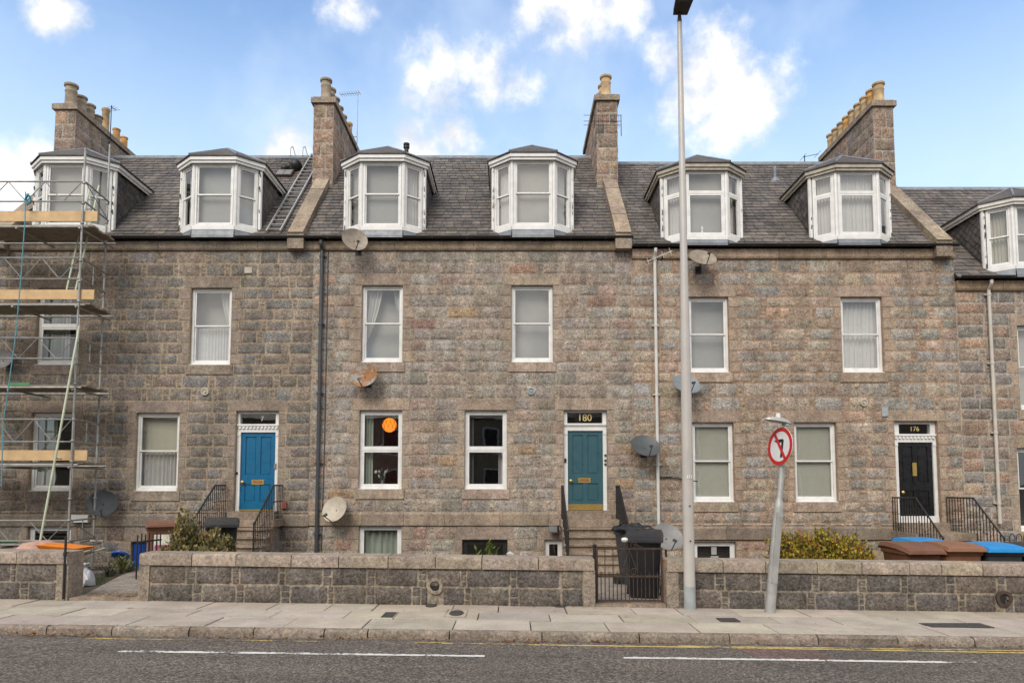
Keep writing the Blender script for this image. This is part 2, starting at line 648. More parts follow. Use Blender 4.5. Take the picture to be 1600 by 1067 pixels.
def rough_unit(seed, nx=5, nz=4, proud=(0.002, 0.014)):
    r = random.Random(seed)
    xs = [-0.5, -0.455] + [-0.455 + 0.91 * i / (nx - 1) for i in range(1, nx - 1)] + [0.455, 0.5]
    zs = [-0.5, -0.42] + [-0.42 + 0.84 * i / (nz - 1) for i in range(1, nz - 1)] + [0.42, 0.5]
    vs, fs = [], []
    for j, z in enumerate(zs):
        for i, x in enumerate(xs):
            edge = i in (0, len(xs) - 1) or j in (0, len(zs) - 1)
            corner = i in (0, len(xs) - 1) and j in (0, len(zs) - 1)
            pull = r.uniform(0.0, 1.0) if corner else 0.0
            xx = x * (1 - 0.05 * pull) + r.uniform(-0.013, 0.013)
            zz = z * (1 - 0.10 * pull) + r.uniform(-0.036, 0.036)
            y = 0.006 if edge else -r.uniform(*proud)
            vs.append((xx, y, zz))
    n = len(xs)
    for j in range(len(zs) - 1):
        for i in range(n - 1):
            fs.append((j * n + i, j * n + i + 1, (j + 1) * n + i + 1, (j + 1) * n + i))
    return vs, fs


def flat_unit(seed, proud=0.012):
    r = random.Random(seed)
    vs = []
    for (e, y) in ((0.5, 0.012), (0.492, -proud)):
        for (sx, sz) in ((-1, -1), (1, -1), (1, 1), (-1, 1)):
            vs.append((sx * e, y, sz * (e - (0.5 - e) * 2) + r.uniform(-.004, .004)))
    fs = [(4, 5, 6, 7)] + [(i, (i + 1) % 4, 4 + (i + 1) % 4, 4 + i) for i in range(4)]
    return vs, fs


ROUGH = [rough_unit(100 + i) for i in range(12)]
SMALLU = [rough_unit(300 + i, 3, 3, (0.002, 0.012)) for i in range(8)]
FLAT = [flat_unit(500 + i) for i in range(4)]


def unit_mesh(u, mat, smooth=True):
    me = bpy.data.meshes.new('stone')
    me.from_pydata(u[0], [], u[1])
    if smooth:
        me.polygons.foreach_set('use_smooth', [True] * len(u[1]))
    me.materials.append(MATS[mat])
    return me


ROUGH_ME = [unit_mesh(u, 'granite') for u in ROUGH]
FLAT_ME = [unit_mesh(u, 'dressed', False) for u in FLAT]


class Face:
    """an upright masonry face: origin, direction along the wall, outward normal"""
    def __init__(s, o, along, out):
        s.o, s.a, s.n = Vector(o), Vector(along).normalized(), Vector(out).normalized()

    def mat(s, a, z, w, h, flip=False, push=0.0):
        X = s.a * (w * (-1 if flip else 1))
        Z = Vector((0, 0, h * (-1 if flip else 1)))
        Y = -s.n
        p = s.o + s.a * a + Vector((0, 0, z)) + s.n * push
        M = Matrix(((X.x, Y.x, Z.x, p.x), (X.y, Y.y, Z.y, p.y), (X.z, Y.z, Z.z, p.z), (0, 0, 0, 1)))
        return M


def stone(parent, face, a0, a1, z0, z1, kind, col, gap=0.0125, push=0.0, name='stone'):
    me = RS.choice(ROUGH_ME if kind == 'rough' else FLAT_ME)
    o = bpy.data.objects.new(name, me)
    M = face.mat((a0 + a1) / 2, (z0 + z1) / 2, a1 - a0 - 2 * gap, z1 - z0 - 2 * gap, RS.random() < 0.5, push)
    link(o, parent, basis=M)
    o.color = (col[0], col[1], col[2], 1)
    return o


def sneck(mb, face, a0, a1, z0, z1, col, gap=0.008):
    u = RS.choice(SMALLU)
    M = face.mat((a0 + a1) / 2, (z0 + z1) / 2, a1 - a0 - 2 * gap, z1 - z0 - 2 * gap, RS.random() < 0.5)
    mb.col = col
    mb.add([M @ Vector(p) for p in u[0]], u[1])


def wpick(pal):
    t = RS.random() * sum(w for w, _ in pal)
    for w, c in pal:
        t -= w
        if t <= 0:
            return c
    return pal[-1][1]


PAL_A = [(5, (0.262, 0.232, 0.20)), (4, (0.285, 0.24, 0.198)), (3, (0.25, 0.238, 0.222)), (1, (0.32, 0.25, 0.2))]
PAL_B = [(5, (0.419, 0.363, 0.307)), (4, (0.461, 0.375, 0.301)), (4, (0.405, 0.369, 0.324)), (1.6, (0.476, 0.349, 0.272)), (0.4, (0.469, 0.324, 0.196)), (0.3, (0.504, 0.310, 0.239))]
PAL_C = [(4, (0.425, 0.377, 0.317)), (4, (0.486, 0.395, 0.301)), (2, (0.404, 0.386, 0.351)), (2.4, (0.478, 0.354, 0.266)), (0.4, (0.519, 0.340, 0.246))]
PAL_D = [(3, (0.312, 0.287, 0.258)), (4, (0.400, 0.312, 0.245)), (2.5, (0.488, 0.332, 0.232))]
PAL_W = [(4, (0.129, 0.112, 0.099)), (3, (0.155, 0.129, 0.108)), (2, (0.108, 0.099, 0.091)), (1, (0.186, 0.150, 0.118))]
PAL_CH = [(4, (0.419, 0.304, 0.223)), (3, (0.351, 0.263, 0.203)), (2, (0.472, 0.311, 0.223)), (1, (0.311, 0.257, 0.216))]


def fill_run(parent, small, face, a0, a1, z0, z1, pal, jl=False, jr=False, jcol=(0.3, 0.24, 0.18), longs=0, sn=0.72, wmin=0.36, wmax=0.82):
    """one stretch of a course: jamb stones at openings, blocks with stacks of pinnings between"""
    if a1 - a0 < 0.03:
        return
    jl_w = (0.30 if longs else 0.18)
    if jl and a1 - a0 > jl_w + 0.15:
        stone(parent, face, a0, a0 + jl_w, z0, z1, 'flat', jit(jcol, 0.12, RS))
        a0 += jl_w
    if jr and a1 - a0 > jl_w + 0.15:
        stone(parent, face, a1 - jl_w, a1, z0, z1, 'flat', jit(jcol, 0.12, RS))
        a1 -= jl_w
    h = z1 - z0
    while a1 - a0 > 0.02:
        rem = a1 - a0
        w = RS.uniform(wmin, wmax)
        if rem - w < 0.34:
            w = rem if rem < wmax else rem * 0.55
        stone(parent, face, a0, a0 + w, z0, z1, 'rough' if w > 0.16 else 'flat', jit(wpick(pal), 0.22, RS))
        a0 += w
        if a1 - a0 > 0.5 and RS.random() < sn:
            sw = RS.uniform(0.11, 0.19)
            k = 3 if (h > 0.27 and RS.random() < 0.6) else 2
            e = [0] + sorted(min(0.8, max(0.2, (i + 1) / k + RS.uniform(-.06, .06))) for i in range(k - 1)) + [1]
            for i in range(k):
                sneck(small, face, a0, a0 + sw, z0 + h * e[i], z0 + h * e[i + 1], jit(wpick(pal), 0.2, RS), 0.014)
            a0 += sw


def wall_sheet(x0, x1, z0, z1, y, holes, depth):
    """backing of a facade with openings and their reveals"""
    xs = sorted({x0, x1, *[min(max(h[0], x0), x1) for h in holes], *[min(max(h[1], x0), x1) for h in holes]})
    zs = sorted({z0, z1, *[h[2] for h in holes], *[h[3] for h in holes]})
    mb = MB()
    for i in range(len(xs) - 1):
        for j in range(len(zs) - 1):
            cx, cz = (xs[i] + xs[i + 1]) / 2, (zs[j] + zs[j + 1]) / 2
            if cz < z0 or cz > z1 or any(h[0] < cx < h[1] and h[2] < cz < h[3] for h in holes):
                continue
            mb.quad((xs[i], y, zs[j]), (xs[i + 1], y, zs[j]), (xs[i + 1], y, zs[j + 1]), (xs[i], y, zs[j + 1]))
    for (a, b, c, d) in holes:
        y2 = y + depth
        mb.quad((a, y, c), (a, y, d), (a, y2, d), (a, y2, c))
        mb.quad((b, y, d), (b, y, c), (b, y2, c), (b, y2, d))
        mb.quad((a, y, d), (b, y, d), (b, y2, d), (a, y2, d))
        mb.quad((b, y, c), (a, y, c), (a, y2, c), (b, y2, c))
    return mb

# ------------------------------------------------------------------ ground, road, pavement
YK = 8.30            # front face of the kerb
YKB = 8.42           # back of the kerb
YW = 10.13           # front face of the boundary walls
WT = 0.34            # wall thickness
YF = 18.40           # facade plane


def smooth(a, b, x):
    t = min(1, max(0, (x - a) / (b - a)))
    return t * t * (3 - 2 * t)


def gz(x, y):
    """garden level"""
    z = GX * max(-20, min(20, x)) - 0.03
    z -= 0.13 * smooth(2.7, 3.3, x)
    lo = 13.0 if x < -4.5 else 12.0
    return z - 0.47 * smooth(lo, 18.2, y)


def struct(mb, name, mat, label=None, parent=None, sm=False):
    o = mb.build(name, mat, parent, smooth=sm)
    if parent is None:
        o['kind'] = 'structure'
    if label:
        o['label'] = label
    return o


def strip(y0, y1, z, x0=-60, x1=60):
    return MB().quad((x0, y0, z + GX * x0), (x1, y0, z + GX * x1), (x1, y1, z + GX * x1), (x0, y1, z + GX * x0))


ZR = -0.097
mb = MB().quad((-1500, -1500, -1.3), (1500, -1500, -1.3), (1500, 1500, -1.3), (-1500, 1500, -1.3))
struct(mb, 'ground', 'soil', 'bare earth spreading beyond the street')
road = struct(strip(-2.5, YK + 0.06, ZR), 'road', 'asphalt', 'worn grey asphalt road in front of the terrace')
struct(strip(-12, -2.5, 0.0), 'pavement', 'concrete', 'pavement on the far side of the road')
pave = struct(strip(YKB - 0.1, YW + WT + 0.06, -0.030), 'pavement', 'soil', 'grey slab pavement between kerb and garden walls')
# paving slabs, each a piece
RP = random.Random(5)


def bevel_slab_mesh():
    vs = []
    for (e, z) in ((0.5, -0.03), (0.5, -0.004), (0.494, 0.0)):
        for (sx, sy) in ((-1, -1), (1, -1), (1, 1), (-1, 1)):
            vs.append((sx * e, sy * e, z))
    fs = [(8, 9, 10, 11)] + [(k * 4 + i, k * 4 + (i + 1) % 4, k * 4 + 4 + (i + 1) % 4, k * 4 + 4 + i) for k in range(2) for i in range(4)]
    me = bpy.data.meshes.new('paving_slab')
    me.from_pydata(vs, [], fs)
    me.materials.append(MATS['slab'])
    return me


SLAB = bevel_slab_mesh()
tilt = math.atan(GX)
rows = [(YKB, 9.02), (9.02, 9.56), (9.56, YW + 0.02)]
for k, (ya, yb) in enumerate(rows):
    x = -13.0 + RP.uniform(0, 0.5)
    while x < 13:
        w = RP.choice((0.62, 0.76, 0.91, 0.91, 1.05))
        o = bpy.data.objects.new('paving_slab', SLAB)
        cx = x + w / 2
        B = Matrix.Translation((cx, (ya + yb) / 2, GX * cx + RP.uniform(-0.005, 0.005))) @ Matrix.Rotation(-tilt + RP.uniform(-.003, .003), 4, 'Y') @ Matrix.Rotation(RP.uniform(-.004, .004), 4, 'X') @ Matrix.Diagonal((w - 0.014, yb - ya - 0.024, 1, 1))
        link(o, pave, basis=B)
        c = jit((0.43, 0.372, 0.305), 0.09, RP)
        if RP.random() < 0.05:
            c = (0.49, 0.43, 0.35)
        o.color = (*c, 1)
        x += w
# kerb stones
kerb = struct(strip(YK + 0.02, YKB - 0.01, -0.04), 'kerb', 'concrete', 'row of weathered granite kerb stones along the road')
kb = [-14.2, -13.0, -11.9, -10.8, -9.6, -8.4, -7.2] + [G(u, 990, -0.01).x for u in (37, 148, 277, 384, 499.5, 570, 701, 847, 998, 1136, 1269, 1387, 1499)]
while kb[-1] < 13.5:
    kb.append(kb[-1] + RP.uniform(0.9, 1.15))
for a, b in zip(kb[:-1], kb[1:]):
    m2 = MB()
    j = [RP.uniform(-.006, .006) for _ in range(4)]
    prof = [(YK + j[0], -0.16), (YK + 0.006 + j[0], -0.055), (YK + 0.014 + j[1], -0.024), (YK + 0.034, -0.006 + j[2]), (YK + 0.07, 0.002 + j[2]), (YKB - 0.006, 0.0), (YKB - 0.006, -0.16)]
    pts = [(a + 0.007, y, z + GX * a) for y, z in prof]
    m2.prism(pts, (b - a - 0.014, 0, GX * (b - a)))
    o = m2.build('kerb_stone', 'kerb_granite', kerb, smooth=True)
    o.color = (*jit((0.27, 0.222, 0.175), 0.16, RP), 1)
# painted lines on the road
def road_line(name, pix, width, mat, z=ZR + 0.004, breaks=0.0, rr=random.Random(3)):
    """pix: list of photo points along the line's near edge"""
    pts = [G(u, v, z) for u, v in pix]
    m2 = MB()
    for a, b in zip(pts[:-1], pts[1:]):
        n = max(1, int((b - a).length / 0.05))
        gone = False
        for i in range(n):
            if rr.random() < 0.16:
                gone = rr.random() < breaks
            if gone:
                continue
            p, q = a.lerp(b, i / n), a.lerp(b, (i + 1) / n)
            w0 = width * (1 + rr.uniform(-.22, .15))
            m2.quad((p.x, p.y, p.z), (q.x, q.y, q.z), (q.x, q.y + w0, q.z), (p.x, p.y + w0, p.z))
    return m2.build(name, mat, road)


road_line('white_line', [(182, 1018), (420, 1021), (757, 1025.5)], 0.075, 'line_white', breaks=0.0)
road_line('white_line', [(975, 1028), (1200, 1031), (1533, 1036)], 0.075, 'line_white', breaks=0.0)
road_line('yellow_line', [(690, 1005), (900, 1008.5), (1200, 1013), (1700, 1022)], 0.055, 'line_yellow', breaks=0.03)
road_line('yellow_line', [(-60, 994), (300, 1000), (690, 1004)], 0.05, 'line_yellow_worn', breaks=0.22)
road_line('yellow_line', [(1060, 1009.2), (1300, 1012.4), (1700, 1018)], 0.045, 'line_yellow', breaks=0.08)
pp = [G(u, v, ZR + 0.002) for u, v in ((1150, 1012), (1270, 1013), (1312, 1031), (1190, 1030))]
MB().quad(pp[3], pp[2], pp[1], pp[0]).build('asphalt_repair', 'asphalt_patch', road)
# iron covers and lids in the pavement


def cover(name, u0, v0, u1, v1, label, roundish=False, frame=True):
    a, b = G(u0, v1), G(u1, v0)
    r = thing(name, label, 'cover', (0, 0, 0))
    cx, cy = (a.x + b.x) / 2, (a.y + b.y) / 2
    hx, hy = abs(b.x - a.x) / 2, abs(b.y - a.y) / 2
    z = GX * cx + 0.006
    if roundish:
        m2 = MB().lathe([(1, -0.02), (1, 0.004), (0.94, 0.007)], Fr((0, 0, 0)), 20)
        m2.v = [(cx + p[0] * hx, cy + p[1] * hy, z + p[2]) for p in m2.v]
        m2.build('lid', 'iron_cover', r, smooth=True)
    else:
        MB().box(cx - hx, cx + hx, cy - hy, cy + hy, z - 0.02, z + 0.004).build('lid', 'iron_cover', r)
    if frame:
        m2 = MB()
        k = 1.5 if roundish else 1.12
        for (x0, x1, y0, y1) in ((-k, k, -k, -k + .12), (-k, k, k - .12, k), (-k, -k + .12, -k + .12, k - .12), (k - .12, k, -k + .12, k - .12)):
            m2.box(cx + x0 * hx, cx + x1 * hx, cy + y0 * hy, cy + y1 * hy, z - 0.02, z + 0.001)
        m2.build('frame', 'concrete' if roundish else 'iron_cover', r)


cover('inspection_cover', 596, 957, 619, 964, 'small square iron stopcock lid in the pavement slabs')
cover('inspection_cover', 700, 954, 726, 962, 'oval rust brown cover in a pale concrete square', True)
cover('inspection_cover', 663, 943, 684, 948, 'round brown lid against the foot of the garden wall', True, False)
cover('inspection_cover', 1460, 974.5, 1527, 979.5, 'long dark metal grating set in the pavement')
cover('inspection_cover', 868, 944.5, 884, 948, 'small black drain lid at the wall foot by the gate', frame=False)
cover('inspection_cover', 1127, 966, 1148, 971, 'rusty brown broken lid near the lamp post', frame=False)

# garden sheet
mb = MB()
nx, ny = 60, 18
for i in range(nx + 1):
    for j in range(ny + 1):
        x, y = -30 + 60 * i / nx, YW + WT - 0.05 + (YF + 0.6 - YW - WT) * j / ny
        mb.v.append((x, y, gz(x, y)))
for i in range(nx):
    for j in range(ny):
        a = i * (ny + 1) + j
        mb.f.append((a, a + ny + 1, a + ny + 2, a + 1))
        mb.c.append((1, 1, 1))
struct(mb, 'garden_ground', 'soil', 'earth of the front gardens sloping down to the basements', sm=True)


def gpath(name, pts, w, label, mat='concrete', t=0.02):
    """path over the garden: pts (x, y), widths across x"""
    m2 = MB()
    for (x0, y0, w0), (x1, y1, w1) in zip(pts[:-1], pts[1:]):
        n = max(1, int(abs(y1 - y0) / 0.5))
        for i in range(n):
            q = []
            for k in (i / n, (i + 1) / n):
                x, y, ww = x0 + (x1 - x0) * k, y0 + (y1 - y0) * k, w0 + (w1 - w0) * k
                z = max(gz(x - ww / 2, y), gz(x + ww / 2, y)) + t
                q += [(x - ww / 2, y, z), (x + ww / 2, y, z)]
            m2.quad(q[0], q[1], q[3], q[2])
    return struct(m2, name, mat, label)


gpath('path', [(1.68, YW + 0.05, 1.0), (1.9, 12.5, 1.2), (2.0, 16.6, 1.5)], 1, 'stone path from the iron gate to the steps of number 180')
gpath('path', [(-5.75, YW + WT, 0.95), (-6.3, 12.5, 1.1), (-6.6, 14.5, 1.6), (-6.6, 16.6, 1.7)], 1, 'concrete path from the open gateway to the blue door steps')
gpath('path', [(10.4, YW + WT, 1.3), (10.4, 16.4, 1.5)], 1, 'path leading to the steps of the black door')

# ------------------------------------------------------------------ boundary walls
WTOP = 0.66


def boundary(name, label, x0, x1, cop_px, pierL=None, pierR=None, seed=1, hole=None):
    global RS
    RS = random.Random(seed)
    r = thing(name, label, 'wall', ((x0 + x1) / 2, YW + WT / 2, GX * (x0 + x1) / 2))
    zt = lambda x: GX * x
    m2 = MB()
    m2.hull8([(x0, YW + 0.004, zt(x0) - 0.3), (x1, YW + 0.004, zt(x1) - 0.3), (x1, YW + WT - 0.01, zt(x1) - 0.5), (x0, YW + WT - 0.01, zt(x0) - 0.5),
              (x0, YW + 0.004, zt(x0) + WTOP - 0.16), (x1, YW + 0.004, zt(x1) + WTOP - 0.16), (x1, YW + WT - 0.01, zt(x1) + WTOP - 0.16), (x0, YW + WT - 0.01, zt(x0) + WTOP - 0.16)])
    core = m2.build('core', 'mortar_w', r)
    small = MB()
    face = Face((0, YW, 0), (1, GX * 0, 0), (0, -1, 0))
    a0, a1 = x0, x1
    if pierL:
        m3 = MB().box(x0 - 0.004, x0 + pierL, YW - 0.02, YW + WT, zt(x0) - 0.25, zt(x0) + WTOP - 0.158)
        o = m3.build('pier', 'dressed', r)
        o.color = (0.33, 0.275, 0.218, 1)
        a0 += pierL
    if pierR:
        m3 = MB().box(x1 - pierR, x1 + 0.004, YW - 0.02, YW + WT, zt(x1) - 0.25, zt(x1) + WTOP - 0.158)
        o = m3.build('pier', 'dressed', r)
        o.color = (0.33, 0.275, 0.218, 1)
        a1 -= pierR
    # two courses of dark blocks, following the fall of the street
    hb = (WTOP - 0.16 + 0.02) / 2
    for c in range(2):
        a = a0
        first = True
        while a1 - a > 0.06:
            w = RS.uniform(0.46, 0.62)
            if a1 - a < 0.8:
                w = a1 - a
            zz = zt(a + w / 2) - 0.02 + c * hb
            if not (hole and a < hole[0] < a + w and c == hole[2]):
                stone(r, face, a, a + w, zz, zz + hb, 'rough', jit(wpick(PAL_W if c == 0 else PAL_W[:2] + PAL_W[3:]), 0.16, RS), 0.012)
            else:
                stone(r, face, a, hole[0] - 0.1, zz, zz + hb, 'rough', jit(wpick(PAL_W), 0.16, RS), 0.012)
                stone(r, face, hole[0] + 0.1, a + w, zz, zz + hb, 'rough', jit(wpick(PAL_W), 0.16, RS), 0.012)
            a += w
            if a1 - a > 0.4:
                sw = RS.uniform(0.07, 0.13)
                k = RS.choice((2, 3, 3))
                for i in range(k):
                    sneck(small, face, a, a + sw, zz + hb * i / k, zz + hb * (i + 1) / k, jit(wpick(PAL_W), 0.25, RS), 0.010)
                a += sw
    o = small.build('pinning_stones', 'granite_small', core, smooth=True, kind='stuff')
    # coping stones
    for a, b in zip(cop_px[:-1], cop_px[1:]):
        m3 = MB()
        j = RS.uniform(-.004, .004)
        prof = [(YW - 0.035 + j, WTOP - 0.16), (YW - 0.038 + j, WTOP - 0.03), (YW - 0.022 + j, WTOP - 0.006), (YW + 0.01, WTOP + j), (YW + WT + 0.01, WTOP + 0.004), (YW + WT + 0.03, WTOP - 0.16)]
        m3.prism([(a + 0.006, y, z + zt(a)) for y, z in prof], (b - a - 0.012, 0, GX * (b - a)))
        o = m3.build('coping_stone', 'kerb_granite', r, smooth=True)
        o.color = (*jit((0.36, 0.295, 0.23), 0.15, RS), 1)
    if hole:
        hx, hz, hc = hole
        Fh = Fr((hx, YW + 0.02, hz), (1, 0, 0), (0, 0, 1), (0, -1, 0))
        m3 = MB()
        n = 18
        ring = [(0.115, 0.0), (0.115, 0.045), (0.085, 0.05), (0.068, 0.045), (0.068, -0.2)]
        vs = []
        for (rr_, h) in ring:
            for i in range(n):
                t = 2 * math.pi * i / n
                vs.append(Fh.p(rr_ * math.cos(t) * (1 + 0.08 * math.sin(3 * t + hx)), rr_ * math.sin(t), h))
        m3.add(vs, [(k * n + i, k * n + (i + 1) % n, (k + 1) * n + (i + 1) % n, (k + 1) * n + i) for k in range(len(ring) - 1) for i in range(n)])
        pip = m3.build('pipe_hole', 'rust_iron' if hx > 3 else 'mortar_w', r, smooth=True)
        MB().lathe([(0.069, 0.022), (0.0685, 0.028)], Fh, 16).build('pipe_shade_disc', 'black_sign', pip)  # black disc painted in for the shade inside the uncut hole
    return r


cx = lambda us: [P(u, 880, YW).x for u in us]
c1 = [-13.0, -12.1, -11.1, -10.2, -9.4, -8.5] + cx([-70, 28]) + [P(108, 880, YW).x]
boundary('garden_wall', 'low granite garden wall in front of the scaffolded house', -13, P(108, 880, YW).x, c1, None, 0.16, 21)
c2 = cx([219, 301, 370, 456, 530, 607, 680.5, 753, 841, 929])
hp = P(680, 915, YW)
boundary('garden_wall', 'low granite garden wall between the open gateway and the iron gate', c2[0], c2[-1], c2, 0.14, 0.16, 22, (hp.x, hp.z, 0))
c3 = cx([1041, 1128.5, 1195, 1275, 1344.5, 1419, 1469, 1533, 1600]) + [8.1, 8.9, 9.75]
hp = P(1568, 935, YW)
boundary('garden_wall', 'low granite garden wall behind the lamp post and the leaning road sign', c3[0], c3[-1], c3, 0.16, None, 23, (hp.x, hp.z, 0))
# sills of the two gateways
for (ua, ub, lab) in ((108, 219, 'stone threshold of the open gateway'), (929, 1041, 'stone threshold under the iron gate')):
    a, b = P(ua, 935, YW).x, P(ub, 935, YW).x
    z = GX * (a + b) / 2
    o = MB().box(a + .005, b - .005, YW - 0.01, YW + WT + 0.02, z - 0.1, z + 0.035).build('threshold', 'step_stone')
    tag(o, lab, kind='structure')

# ------------------------------------------------------------------ houses
XA0 = P(6, 600, YF).x
XAB = P(487, 600, YF).x
XBC = P(989, 600, YF).x
XCD = P(1499, 600, YF).x
X_CH = [-13.36, -5.61, 2.83, 11.06]     # party walls carrying the chimneys
ZV = lambda v, D=YF: P(800, v, D).z


def panel_window(F_, w, h, style, fw=0.055):
    """a window in frame F_ (a along, b into the house, c up); returns frame, sashes, panes as MBs"""
    fr = MB()
    d = 0.09
    fr.obox(F_, 0, fw, 0, d, 0, h)
    fr.obox(F_, w - fw, w, 0, d, 0, h)
    fr.obox(F_, fw, w - fw, 0.002, d, h - fw, h)
    fr.obox(F_, fw, w - fw, -0.02, d, 0, fw * 1.25)
    sashes, panes = [], []

    def sash(a0, a1, c0, c1, b, s, bot=None):
        m = MB()
        bt = bot or s
        m.obox(F_, a0, a0 + s, b, b + 0.04, c0, c1)
        m.obox(F_, a1 - s, a1, b, b + 0.04, c0, c1)
        m.obox(F_, a0 + s, a1 - s, b + 0.001, b + 0.04, c1 - s, c1)
        m.obox(F_, a0 + s, a1 - s, b + 0.001, b + 0.04, c0, c0 + bt)
        sashes.append(m)
        pm = MB().quad(F_.p(a0 + s - .005, b + 0.02, c0 + bt - .005), F_.p(a1 - s + .005, b + 0.02, c0 + bt - .005), F_.p(a1 - s + .005, b + 0.02, c1 - s + .005), F_.p(a0 + s - .005, b + 0.02, c1 - s + .005))
        panes.append(pm)
    i0, i1, j0, j1 = fw, w - fw, fw * 1.25, h - fw
    if style == 'sash':
        m = j0 + (j1 - j0) * 0.51
        sash(i0, i1, m - 0.02, j1, 0.022, 0.038)
        sash(i0, i1, j0, m + 0.02, 0.050, 0.038, 0.055)
    elif style == 'two':
        m = j0 + (j1 - j0) * 0.50
        fr.obox(F_, fw, w - fw, 0.004, d, m - 0.03, m + 0.03)
        sash(i0, i1, m + 0.03, j1, 0.012, 0.048)
        sash(i0, i1, j0, m - 0.03, 0.012, 0.048)
    elif style == 'top':                       # small light above a big one
        m = j0 + (j1 - j0) * 0.68
        fr.obox(F_, fw, w - fw, 0.004, d, m - 0.025, m + 0.025)
        sash(i0, i1, m + 0.025, j1, 0.012, 0.03)
        sash(i0, i1, j0, m - 0.025, 0.008, 0.05)
    else:                                      # one pane
        sash(i0, i1, j0, j1, 0.012, 0.045)
    return fr, sashes, panes


def slates(mb, F_, w, l, gauge=0.20, sw=0.26, seed=1, skip=None, pal=((0.130, 0.115, 0.105), (0.145, 0.126, 0.113), (0.115, 0.106, 0.10), (0.166, 0.142, 0.124)), keep=None, thick=0.024):
    """courses of slates on a slope; F_: a along the eaves, b outward normal, c up the slope"""
    r = random.Random(seed)
    n = int(l / gauge) + 1
    for k in range(n):
        c0 = k * gauge
        a = -r.uniform(0, sw)
        g2 = sw * (1.06 - 0.32 * k / n)
        while a < w:
            b = a + g2 * r.uniform(0.8, 1.2)
            a_, b_ = max(a, 0), min(b, w)
            if b_ - a_ > 0.03 and not (skip and skip((a_ + b_) / 2, c0 + gauge * 0.5)):
                j = r.uniform(-.008, .008)
                t = thick + r.uniform(-.004, .006)
                mb.col = jit(r.choice(pal), 0.16, r)
                c1 = min(c0 + gauge * 1.25, l)
                if keep is None or keep((a_ + b_) / 2, c0 + gauge * 0.5):
                    mb.add([F_.p(a_ + .007, t, c0 + j), F_.p(b_ - .007, t, c0 + j + r.uniform(-.004, .004)), F_.p(b_ - .007, 0.003, c1), F_.p(a_ + .007, 0.003, c1), F_.p(a_ + .007, 0.0, c0 + j), F_.p(b_ - .007, 0.0, c0 + j)],
                           [(0, 1, 2, 3), (4, 5, 1, 0), (4, 0, 3), (5, 2, 1)])
            a = b


class House:
    pass


